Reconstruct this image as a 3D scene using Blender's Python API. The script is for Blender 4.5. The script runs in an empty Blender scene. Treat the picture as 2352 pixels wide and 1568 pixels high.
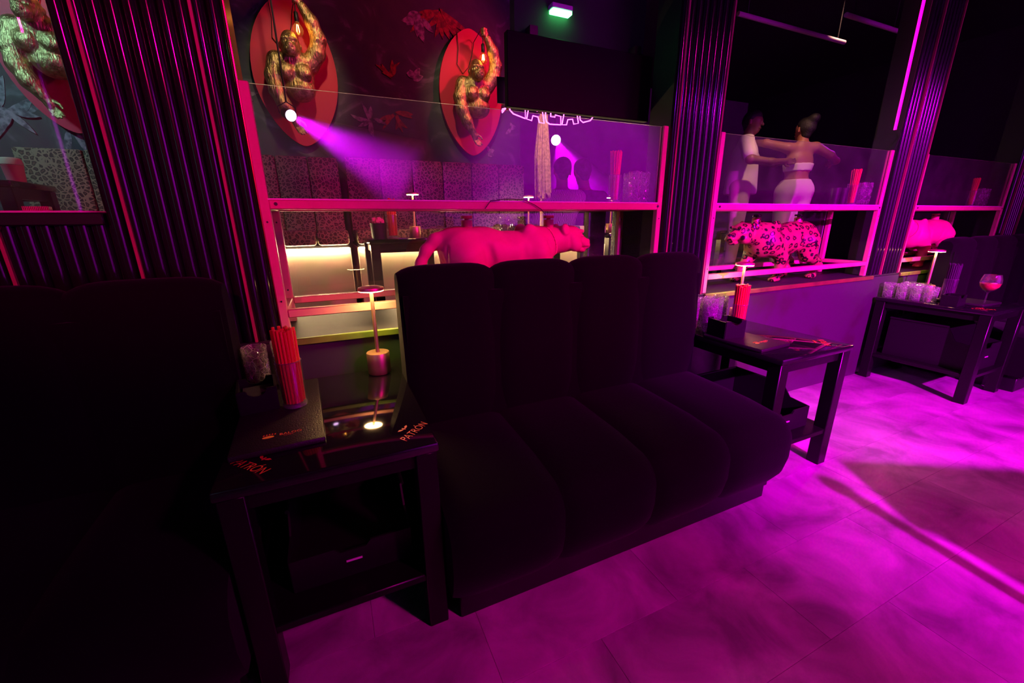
import bpy, bmesh, math, random
import numpy as np
from mathutils import Vector, Matrix, Euler

random.seed(7)
SC = bpy.context.scene
COL = SC.collection
R = math.radians
PI = math.pi

# ------------------------------------------------------------------ camera
YAW, PITCH, ROLL = R(23.78), R(16.48), R(0.66)
cam = bpy.data.cameras.new('camera')
cam.sensor_width = 36.0
cam.lens = 36.0 * 925.0 / 2352.0
cam.clip_start = 0.02
cam_ob = bpy.data.objects.new('camera', cam)
COL.objects.link(cam_ob)
_f = Vector((math.sin(YAW) * math.cos(PITCH), math.cos(YAW) * math.cos(PITCH), -math.sin(PITCH)))
_r = Vector((math.cos(YAW), -math.sin(YAW), 0))
_u = _r.cross(_f)
_r2 = _r * math.cos(ROLL) - _u * math.sin(ROLL)
_u2 = _r * math.sin(ROLL) + _u * math.cos(ROLL)
cam_ob.matrix_world = Matrix(((_r2.x, _u2.x, -_f.x, 0), (_r2.y, _u2.y, -_f.y, 0), (_r2.z, _u2.z, -_f.z, 1.2), (0, 0, 0, 1)))
SC.camera = cam_ob

# ------------------------------------------------------------------ world, colour, lights
w = bpy.data.worlds.new('world')
SC.world = w
w.use_nodes = True
w.node_tree.nodes['Background'].inputs[0].default_value = (0.002, 0.0008, 0.003, 1)
w.node_tree.nodes['Background'].inputs[1].default_value = 1.0
SC.view_settings.view_transform = 'Standard'
SC.view_settings.look = 'None'
SC.view_settings.exposure = 0.0
SC.view_settings.gamma = 1.0
SC.view_settings.use_curve_mapping = False
SC.cycles.use_denoising = True
SC.cycles.max_bounces = 5
SC.cycles.diffuse_bounces = 3
SC.cycles.glossy_bounces = 3
SC.cycles.volume_bounces = 0
SC.cycles.use_adaptive_sampling = True
SC.cycles.adaptive_threshold = 0.04
SC.cycles.transparent_max_bounces = 16
SC.cycles.transmission_bounces = 4
SC.cycles.caustics_reflective = False
SC.cycles.caustics_refractive = False
SC.cycles.sample_clamp_indirect = 3.0


def lamp_spot(name, loc, target, color, power, angle, blend=0.4, radius=0.06):
    l = bpy.data.lights.new(name, 'SPOT')
    l.color = color
    l.energy = power
    l.spot_size = R(angle)
    l.spot_blend = blend
    l.shadow_soft_size = radius
    o = bpy.data.objects.new(name, l)
    o.location = loc
    o.rotation_euler = (Vector(target) - Vector(loc)).to_track_quat('-Z', 'Y').to_euler()
    COL.objects.link(o)
    return o


# club spotlights hung from the ceiling on the viewer's side, plus two added wall washes
lamp_spot('pink_spot_panther', (3.3, -1.5, 2.65), (0.72, 1.9, 1.05), (1.0, 0.0, 0.20), 400, 27, 0.9, 0.08)
lamp_spot('pink_spot_leopard', (3.6, -2.4, 2.9), (2.75, 1.9, 1.00), (1.0, 0.0, 0.20), 90, 27, 0.9, 0.08)
lamp_spot('pink_spot_right', (4.6, -2.0, 2.9), (4.8, 1.9, 1.05), (1.0, 0.0, 0.25), 220, 25, 0.9, 0.08)
lamp_spot('pink_spot_ribs', (-0.6, -2.4, 2.9), (-0.5, 1.7, 1.45), (1.0, 0.0, 0.22), 520, 22, 0.9, 0.06)
lamp_spot('pink_floor_wash', (2.2, -1.8, 3.05), (1.9, 0.4, 0.0), (1.0, 0.0, 0.46), 480, 85, 0.9, 0.15)
lamp_spot('violet_reflection_fill', (4.8, -1.2, 3.05), (4.8, -4.0, 1.7), (0.80, 0.0, 1.0), 3400, 95, 0.8, 0.10)  # added lamp, lights the unseen rear wall so the glass reflects violet
lamp_spot('magenta_main', (1.3, -3.5, 2.9), (3.35, 1.62, 0.1), (0.92, 0.0, 1.0), 5200, 44, 1.0, 0.04)
lamp_spot('violet_wash', (-2.2, -1.6, 2.95), (2.8, 1.9, 1.1), (0.40, 0.0, 1.0), 120, 50, 0.8, 0.07)
lamp_spot('teal_reflection_fill', (-2.2, -2.4, 3.05), (-3.6, -3.3, 2.0), (0.22, 0.72, 0.85), 300, 42, 0.7, 0.08)  # added lamp, gives the left pane a teal wall to reflect
# spotlights of the raised lounge, with added fills among them
lamp_spot('red_lounge_spot', (2.1, 2.35, 3.05), (0.45, 3.6, 2.10), (1.0, 0.02, 0.14), 85, 70, 0.7, 0.06)
lamp_spot('gold_fill_left', (0.15, 2.2, 3.1), (-0.08, 3.5, 2.2), (1.0, 0.78, 0.42), 45, 30, 0.7, 0.05)  # added fill to brighten the left gorilla
lamp_spot('gold_fill_right', (0.75, 2.2, 3.1), (1.2, 3.5, 2.2), (1.0, 0.78, 0.42), 45, 30, 0.7, 0.05)  # added like its twin, for the gorilla by the neon sign
lamp_spot('warm_dancer_fill', (4.1, 2.35, 3.05), (4.75, 3.3, 1.35), (1.0, 0.50, 0.34), 100, 45, 0.6, 0.06)  # added warm fill that brightens the dancing pair
lamp_spot('violet_lounge_spot', (6.4, 2.9, 2.7), (4.9, 3.15, 1.5), (0.60, 0.0, 1.0), 45, 28, 0.6, 0.05)
lamp_spot('warm_raffia_fill', (1.30, 2.20, 3.05), (1.47, 2.78, 1.72), (1.0, 0.58, 0.30), 190, 30, 0.6, 0.04)  # added only to brighten the raffia strands
lamp_spot('teal_wash', (-2.1, 2.3, 2.9), (-1.6, 3.6, 1.75), (0.30, 0.78, 0.85), 85, 74, 0.5, 0.08)


# ------------------------------------------------------------------ helpers: materials
MATS = {}


def nodes_of(m):
    return m.node_tree.nodes, m.node_tree.links


def mat(name, col=(0.5, 0.5, 0.5), rough=0.5, metal=0.0, spec=0.5, emit=None, estr=0.0, trans=0.0, ior=1.45,
        coat=0.0, sheen=0.0, bump=None, var=None):
    """plain procedural principled material; bump=(scale, strength[, stretch]); var=(scale, colour2, lo, hi)"""
    if name in MATS:
        return MATS[name]
    m = bpy.data.materials.new(name)
    m.use_nodes = True
    N, L = nodes_of(m)
    b = N['Principled BSDF']
    b.inputs['Base Color'].default_value = (*col, 1)
    b.inputs['Roughness'].default_value = rough
    b.inputs['Metallic'].default_value = metal
    b.inputs['Specular IOR Level'].default_value = spec
    b.inputs['Transmission Weight'].default_value = trans
    b.inputs['IOR'].default_value = ior
    b.inputs['Coat Weight'].default_value = coat
    b.inputs['Coat Roughness'].default_value = 0.05
    b.inputs['Sheen Weight'].default_value = sheen
    if emit:
        b.inputs['Emission Color'].default_value = (*emit, 1)
        b.inputs['Emission Strength'].default_value = estr
    tc = None
    if bump or var:
        tc = N.new('ShaderNodeTexCoord')
    if bump:
        n = N.new('ShaderNodeTexNoise')
        n.inputs['Scale'].default_value = bump[0]
        n.inputs['Detail'].default_value = 5
        mp = N.new('ShaderNodeMapping')
        if len(bump) > 2:
            mp.inputs['Scale'].default_value = bump[2]
        L.new(tc.outputs['Object'], mp.inputs['Vector'])
        L.new(mp.outputs[0], n.inputs['Vector'])
        bp = N.new('ShaderNodeBump')
        bp.inputs['Strength'].default_value = bump[1]
        bp.inputs['Distance'].default_value = 0.01
        L.new(n.outputs['Fac'], bp.inputs['Height'])
        L.new(bp.outputs[0], b.inputs['Normal'])
    if var:
        n = N.new('ShaderNodeTexNoise')
        n.inputs['Scale'].default_value = var[0]
        n.inputs['Detail'].default_value = 6
        L.new(tc.outputs['Object'], n.inputs['Vector'])
        cr = N.new('ShaderNodeValToRGB')
        cr.color_ramp.elements[0].position = var[2]
        cr.color_ramp.elements[1].position = var[3]
        cr.color_ramp.elements[0].color = (*col, 1)
        cr.color_ramp.elements[1].color = (*var[1], 1)
        L.new(n.outputs['Fac'], cr.inputs[0])
        L.new(cr.outputs[0], b.inputs['Base Color'])
    MATS[name] = m
    return m


def thin_fresnel(N, L, ior):
    """Fresnel of a thin sheet: the same on the way in and on the way out"""
    ge = N.new('ShaderNodeNewGeometry')
    mr = N.new('ShaderNodeMapRange')
    mr.inputs['To Min'].default_value = ior
    mr.inputs['To Max'].default_value = 1.0 / ior
    L.new(ge.outputs['Backfacing'], mr.inputs['Value'])
    fr = N.new('ShaderNodeFresnel')
    L.new(mr.outputs[0], fr.inputs[0])
    return fr


def mat_pane(name, dust=0.02, tint=(1, 1, 1)):
    """thin sheet glass: clear, with a Fresnel reflection and a film of dust"""
    m = bpy.data.materials.new(name)
    m.use_nodes = True
    N, L = nodes_of(m)
    N.remove(N['Principled BSDF'])
    out = N['Material Output']
    t = N.new('ShaderNodeBsdfTransparent')
    t.inputs[0].default_value = (*tint, 1)
    g = N.new('ShaderNodeBsdfGlossy')
    g.inputs['Roughness'].default_value = 0.0
    fr = thin_fresnel(N, L, 1.55)
    mx = N.new('ShaderNodeMixShader')
    L.new(fr.outputs[0], mx.inputs[0])
    L.new(t.outputs[0], mx.inputs[1])
    L.new(g.outputs[0], mx.inputs[2])
    d = N.new('ShaderNodeBsdfDiffuse')
    d.inputs[0].default_value = (0.8, 0.8, 0.8, 1)
    tr = N.new('ShaderNodeBsdfTranslucent')
    tr.inputs[0].default_value = (0.8, 0.8, 0.8, 1)
    dd = N.new('ShaderNodeMixShader')
    L.new(d.outputs[0], dd.inputs[1])
    L.new(tr.outputs[0], dd.inputs[2])
    m2 = N.new('ShaderNodeMixShader')
    tc = N.new('ShaderNodeTexCoord')
    no = N.new('ShaderNodeTexNoise')
    no.inputs['Scale'].default_value = 9
    no.inputs['Detail'].default_value = 8
    L.new(tc.outputs['Object'], no.inputs['Vector'])
    mm = N.new('ShaderNodeMath')
    mm.operation = 'MULTIPLY'
    mm.inputs[1].default_value = dust * 2
    L.new(no.outputs['Fac'], mm.inputs[0])
    L.new(mm.outputs[0], m2.inputs[0])
    L.new(mx.outputs[0], m2.inputs[1])
    L.new(dd.outputs[0], m2.inputs[2])
    L.new(m2.outputs[0], out.inputs[0])
    MATS[name] = m
    return m


def mat_leopard(name, base, base2, dark, scale, rough=0.8, white=None, distort=0.35):
    """rosette print: dark broken rings around slightly darker centres"""
    m = bpy.data.materials.new(name)
    m.use_nodes = True
    N, L = nodes_of(m)
    b = N['Principled BSDF']
    b.inputs['Roughness'].default_value = rough
    tc = N.new('ShaderNodeTexCoord')
    nz = N.new('ShaderNodeTexNoise')
    nz.inputs['Scale'].default_value = scale * 1.3
    nz.inputs['Detail'].default_value = 2
    L.new(tc.outputs['Object'], nz.inputs['Vector'])
    mx = N.new('ShaderNodeVectorMath')
    mx.operation = 'SCALE'
    mx.inputs['Scale'].default_value = distort / scale
    L.new(nz.outputs['Color'], mx.inputs[0])
    ad = N.new('ShaderNodeVectorMath')
    ad.operation = 'ADD'
    L.new(tc.outputs['Object'], ad.inputs[0])
    L.new(mx.outputs[0], ad.inputs[1])
    v = N.new('ShaderNodeTexVoronoi')
    v.inputs['Scale'].default_value = scale
    v.inputs['Randomness'].default_value = 0.8
    L.new(ad.outputs[0], v.inputs['Vector'])
    cr = N.new('ShaderNodeValToRGB')
    e = cr.color_ramp.elements
    e[0].position = 0.0
    e[0].color = (*base2, 1)
    e[1].position = 0.2
    e[1].color = (*base2, 1)
    for p, c in ((0.23, dark), (0.42, dark), (0.46, base)):
        q = e.new(p)
        q.color = (*c, 1)
    L.new(v.outputs['Distance'], cr.inputs[0])
    # breaks in the rings
    n2 = N.new('ShaderNodeTexNoise')
    n2.inputs['Scale'].default_value = scale * 2.1
    L.new(tc.outputs['Object'], n2.inputs['Vector'])
    c2 = N.new('ShaderNodeValToRGB')
    c2.color_ramp.elements[0].position = 0.60
    c2.color_ramp.elements[1].position = 0.66
    L.new(n2.outputs['Fac'], c2.inputs[0])
    mm = N.new('ShaderNodeMix')
    mm.data_type = 'RGBA'
    L.new(c2.outputs[0], mm.inputs['Factor'])
    L.new(cr.outputs[0], mm.inputs['A'])
    mm.inputs['B'].default_value = (*base, 1)
    L.new(mm.outputs['Result'], b.inputs['Base Color'])
    MATS[name] = m
    return m


def mat_net_print(name, line, dark, core, scale):
    """upholstery print: dark blotches with brown cores, parted by thin pale lines"""
    m = bpy.data.materials.new(name)
    m.use_nodes = True
    N, L = nodes_of(m)
    b = N['Principled BSDF']
    b.inputs['Roughness'].default_value = 0.8
    tc = N.new('ShaderNodeTexCoord')
    nz = N.new('ShaderNodeTexNoise')
    nz.inputs['Scale'].default_value = scale * 0.8
    nz.inputs['Detail'].default_value = 2
    L.new(tc.outputs['Object'], nz.inputs['Vector'])
    sc_ = N.new('ShaderNodeVectorMath')
    sc_.operation = 'SCALE'
    sc_.inputs['Scale'].default_value = 0.7 / scale
    L.new(nz.outputs['Color'], sc_.inputs[0])
    ad = N.new('ShaderNodeVectorMath')
    L.new(tc.outputs['Object'], ad.inputs[0])
    L.new(sc_.outputs[0], ad.inputs[1])
    v = N.new('ShaderNodeTexVoronoi')
    v.feature = 'DISTANCE_TO_EDGE'
    v.inputs['Scale'].default_value = scale
    L.new(ad.outputs[0], v.inputs['Vector'])
    cr = N.new('ShaderNodeValToRGB')
    e = cr.color_ramp.elements
    e[0].position, e[0].color = 0.0, (*line, 1)
    e[1].position, e[1].color = 0.10, (*line, 1)
    for q, c in ((0.15, dark), (0.27, dark), (0.32, core)):
        k = e.new(q)
        k.color = (*c, 1)
    L.new(v.outputs['Distance'], cr.inputs[0])
    L.new(cr.outputs[0], b.inputs['Base Color'])
    MATS[name] = m
    return m


def mat_thin_glass(name, trans, white, bump_scale, bump_str, rough=0.03, ior=1.55):
    """thin walled clear glass: see-through, Fresnel gloss on a faceted relief, white scatter standing in for sparkle"""
    m = bpy.data.materials.new(name)
    m.use_nodes = True
    N, L = nodes_of(m)
    N.remove(N['Principled BSDF'])
    out = N['Material Output']
    tc = N.new('ShaderNodeTexCoord')
    bp = None
    if bump_str > 0:
        v = N.new('ShaderNodeTexVoronoi')
        v.feature = 'DISTANCE_TO_EDGE'
        v.inputs['Scale'].default_value = bump_scale
        L.new(tc.outputs['Object'], v.inputs['Vector'])
        mp = N.new('ShaderNodeMapRange')
        mp.inputs['From Max'].default_value = 0.14
        L.new(v.outputs['Distance'], mp.inputs['Value'])
        bp = N.new('ShaderNodeBump')
        bp.inputs['Strength'].default_value = bump_str
        bp.inputs['Distance'].default_value = 0.005
        L.new(mp.outputs[0], bp.inputs['Height'])
    t_ = N.new('ShaderNodeBsdfTransparent')
    t_.inputs[0].default_value = (trans, trans, trans, 1)
    g_ = N.new('ShaderNodeBsdfGlossy')
    g_.inputs['Roughness'].default_value = rough
    fr = thin_fresnel(N, L, ior)
    d = N.new('ShaderNodeBsdfTranslucent')
    d.inputs[0].default_value = (0.9, 0.9, 0.9, 1)
    d2 = N.new('ShaderNodeBsdfDiffuse')
    d2.inputs[0].default_value = (0.9, 0.9, 0.9, 1)
    for n in (g_, fr, d, d2):
        if bp:
            L.new(bp.outputs[0], n.inputs['Normal'])
    dm = N.new('ShaderNodeMixShader')
    L.new(d.outputs[0], dm.inputs[1])
    L.new(d2.outputs[0], dm.inputs[2])
    mx = N.new('ShaderNodeMixShader')
    L.new(fr.outputs[0], mx.inputs[0])
    L.new(t_.outputs[0], mx.inputs[1])
    L.new(g_.outputs[0], mx.inputs[2])
    m2 = N.new('ShaderNodeMixShader')
    if bp:
        ml = N.new('ShaderNodeMapRange')
        ml.inputs['From Max'].default_value = 0.055
        ml.inputs['To Min'].default_value = white * 2.6  # whiter along the relief lines, a sparkle put into the colour
        ml.inputs['To Max'].default_value = white * 0.30
        L.new(v.outputs['Distance'], ml.inputs['Value'])
        L.new(ml.outputs[0], m2.inputs[0])
    else:
        m2.inputs[0].default_value = white
    L.new(mx.outputs[0], m2.inputs[1])
    L.new(dm.outputs[0], m2.inputs[2])
    L.new(m2.outputs[0], out.inputs[0])
    MATS[name] = m
    return m


def mat_zebra(name, c1, c2, scale):
    m = bpy.data.materials.new(name)
    m.use_nodes = True
    N, L = nodes_of(m)
    b = N['Principled BSDF']
    b.inputs['Roughness'].default_value = 0.8
    tc = N.new('ShaderNodeTexCoord')
    wv = N.new('ShaderNodeTexWave')
    wv.inputs['Scale'].default_value = scale
    wv.inputs['Distortion'].default_value = 9
    wv.inputs['Detail'].default_value = 1
    wv.inputs['Detail Scale'].default_value = 0.7
    L.new(tc.outputs['Object'], wv.inputs['Vector'])
    cr = N.new('ShaderNodeValToRGB')
    cr.color_ramp.elements[0].position = 0.47
    cr.color_ramp.elements[1].position = 0.53
    cr.color_ramp.elements[0].color = (*c1, 1)
    cr.color_ramp.elements[1].color = (*c2, 1)
    L.new(wv.outputs['Fac'], cr.inputs[0])
    L.new(cr.outputs[0], b.inputs['Base Color'])
    MATS[name] = m
    return m


# ------------------------------------------------------------------ helpers: meshes
class MB:
    """collects shapes; build() links them as one mesh object"""

    def __init__(self):
        self.v, self.f, self.mi = [], [], []
        self.cur = 0

    def add(self, vs, fs):
        o = len(self.v)
        self.v += [tuple(p) for p in vs]
        for f in fs:
            self.f.append([i + o for i in f])
            self.mi.append(self.cur)
        return self

    def box(self, x0, x1, y0, y1, z0, z1, c=0.0):
        if c <= 0:
            vs = [(x, y, z) for z in (z0, z1) for y in (y0, y1) for x in (x0, x1)]
            return self.add(vs, [(0, 2, 3, 1), (4, 5, 7, 6), (0, 1, 5, 4), (2, 6, 7, 3), (0, 4, 6, 2), (1, 3, 7, 5)])
        bm = bmesh.new()
        bmesh.ops.create_cube(bm, size=1.0)
        for q in bm.verts:
            q.co = Vector(((x0 + x1) / 2 + q.co.x * (x1 - x0), (y0 + y1) / 2 + q.co.y * (y1 - y0), (z0 + z1) / 2 + q.co.z * (z1 - z0)))
        bmesh.ops.bevel(bm, geom=list(bm.edges), offset=c, segments=2 if c > 0.004 else 1, affect='EDGES', profile=0.5)
        return self.bm(bm)

    def bm(self, bm):
        bm.verts.index_update()
        self.add([q.co.copy() for q in bm.verts], [[q.index for q in f.verts] for f in bm.faces])
        bm.free()
        return self

    def cyl(self, p0, p1, r0, r1=None, n=16, caps=True):
        if r1 is None:
            r1 = r0
        p0, p1 = Vector(p0), Vector(p1)
        d = (p1 - p0).normalized()
        a = d.orthogonal().normalized()
        b = d.cross(a)
        vs = []
        for p, r in ((p0, r0), (p1, r1)):
            vs += [p + (a * math.cos(2 * PI * k / n) + b * math.sin(2 * PI * k / n)) * r for k in range(n)]
        fs = [(k, (k + 1) % n, n + (k + 1) % n, n + k) for k in range(n)]
        if caps:
            fs += [tuple(range(n - 1, -1, -1)), tuple(range(n, 2 * n))]
        return self.add(vs, fs)

    def lathe(self, prof, n=24, c=(0, 0, 0), close=False):
        """prof = [(r, z)] around the z axis through c"""
        vs, fs = [], []
        m = len(prof)
        for r, z in prof:
            for k in range(n):
                a = 2 * PI * k / n
                vs.append((c[0] + r * math.cos(a), c[1] + r * math.sin(a), c[2] + z))
        for i in range(m - 1 if not close else m):
            j = (i + 1) % m
            for k in range(n):
                q = (k + 1) % n
                fs.append((i * n + k, i * n + q, j * n + q, j * n + k))
        if not close:
            if prof[0][0] > 1e-6:
                fs.append(tuple(range(n - 1, -1, -1)))
            if prof[-1][0] > 1e-6:
                fs.append(tuple((m - 1) * n + k for k in range(n)))
        return self.add(vs, fs)

    def tube(self, pts, r, n=8, cyclic=False):
        pts = [Vector(p) for p in pts]
        m = len(pts)
        rs = r if isinstance(r, (list, tuple)) else [r] * m
        prev = None
        vs, fs = [], []
        for i, p in enumerate(pts):
            if cyclic:
                t = pts[(i + 1) % m] - pts[i - 1]
            else:
                t = pts[min(i + 1, m - 1)] - pts[max(i - 1, 0)]
            t.normalize()
            a = t.orthogonal().normalized() if prev is None else (prev - t * prev.dot(t)).normalized()
            prev = a
            b = t.cross(a)
            vs += [p + (a * math.cos(2 * PI * k / n) + b * math.sin(2 * PI * k / n)) * rs[i] for k in range(n)]
        for i in range(m if cyclic else m - 1):
            j = (i + 1) % m
            for k in range(n):
                q = (k + 1) % n
                fs.append((i * n + k, i * n + q, j * n + q, j * n + k))
        if not cyclic:
            fs += [tuple(range(n - 1, -1, -1)), tuple((m - 1) * n + k for k in range(n))]
        return self.add(vs, fs)

    def prism(self, poly, y0, y1, axis='y'):
        """poly in (x,z) extruded along y; axis='z': poly in (x,y) extruded along z; 'x': poly in (y,z)"""
        n = len(poly)
        if axis == 'y':
            vs = [(a, y0, b) for a, b in poly] + [(a, y1, b) for a, b in poly]
        elif axis == 'z':
            vs = [(a, b, y0) for a, b in poly] + [(a, b, y1) for a, b in poly]
        else:
            vs = [(y0, a, b) for a, b in poly] + [(y1, a, b) for a, b in poly]
        fs = [(k, (k + 1) % n, n + (k + 1) % n, n + k) for k in range(n)]
        fs += [tuple(range(n - 1, -1, -1)), tuple(range(n, 2 * n))]
        return self.add(vs, fs)

    def sphere(self, c, r, n=12, m=8):
        rr = r if isinstance(r, (tuple, list)) else (r, r, r)
        prof = []
        vs, fs = [], []
        for i in range(m + 1):
            th = PI * i / m
            for k in range(n):
                a = 2 * PI * k / n
                vs.append((c[0] + rr[0] * math.sin(th) * math.cos(a), c[1] + rr[1] * math.sin(th) * math.sin(a), c[2] - rr[2] * math.cos(th)))
        for i in range(m):
            for k in range(n):
                q = (k + 1) % n
                fs.append((i * n + k, i * n + q, (i + 1) * n + q, (i + 1) * n + k))
        return self.add(vs, fs)

    def mesh(self, name, mats, smooth=True, ang=38):
        me = bpy.data.meshes.new(name)
        me.from_pydata(self.v, [], self.f)
        if not isinstance(mats, (list, tuple)):
            mats = [mats]
        for m in mats:
            me.materials.append(m)
        if len(mats) > 1:
            me.polygons.foreach_set('material_index', self.mi)
        bm = bmesh.new()
        bm.from_mesh(me)
        bmesh.ops.recalc_face_normals(bm, faces=bm.faces)
        bm.to_mesh(me)
        bm.free()
        if smooth:
            me.polygons.foreach_set('use_smooth', [True] * len(me.polygons))
            me.set_sharp_from_angle(angle=R(ang))
        me.update()
        return me

    def build(self, name, mats, parent=None, loc=None, smooth=True, ang=38):
        return link(name, self.mesh(name, mats, smooth, ang), parent, loc)


def link(name, me, parent=None, loc=None):
    o = bpy.data.objects.new(name, me)
    COL.objects.link(o)
    if parent:
        o.parent = parent
    if loc:
        o.location = loc
    return o


def tag(o, label=None, cat=None, group=None, kind=None):
    if label:
        o['label'] = label
    if cat:
        o['category'] = cat
    if group:
        o['group'] = group
    if kind:
        o['kind'] = kind
    return o


def thing(name, label, cat, loc=(0, 0, 0), rz=0, group=None):
    o = bpy.data.objects.new(name, None)
    o.empty_display_size = 0.05
    COL.objects.link(o)
    o.location = loc
    o.rotation_euler = (0, 0, rz)
    return tag(o, label, cat, group)


def dup(root, loc=None, rz=None, label=None, group=None):
    r = root.copy()
    COL.objects.link(r)
    if loc is not None:
        r.location = loc
    if rz is not None:
        r.rotation_euler = (0, 0, rz)
    if label:
        r['label'] = label
    if group:
        r['group'] = group
    for ch in list(root.children):
        c = ch.copy()
        COL.objects.link(c)
        c.parent = r
        for g in list(ch.children):
            d = g.copy()
            COL.objects.link(d)
            d.parent = c
    return r


def struct(name, mb, mats, parent=None, label=None, **k):
    o = mb.build(name, mats, parent, **k)
    if parent is None:
        o['kind'] = 'structure'
    if label:
        o['label'] = label
    return o


def text_mesh(body, size, extrude=0.0004, shear=0.0, space=1.0):
    c = bpy.data.curves.new('lettering', 'FONT')
    c.body = body
    c.size = size
    c.extrude = extrude
    c.shear = shear
    c.space_character = space
    c.align_x = 'LEFT'
    o = bpy.data.objects.new('lettering', c)
    COL.objects.link(o)
    dg = bpy.context.evaluated_depsgraph_get()
    dg.update()
    me = bpy.data.meshes.new_from_object(o.evaluated_get(dg))
    bpy.data.objects.remove(o)
    bpy.data.curves.remove(c)
    return me


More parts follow.
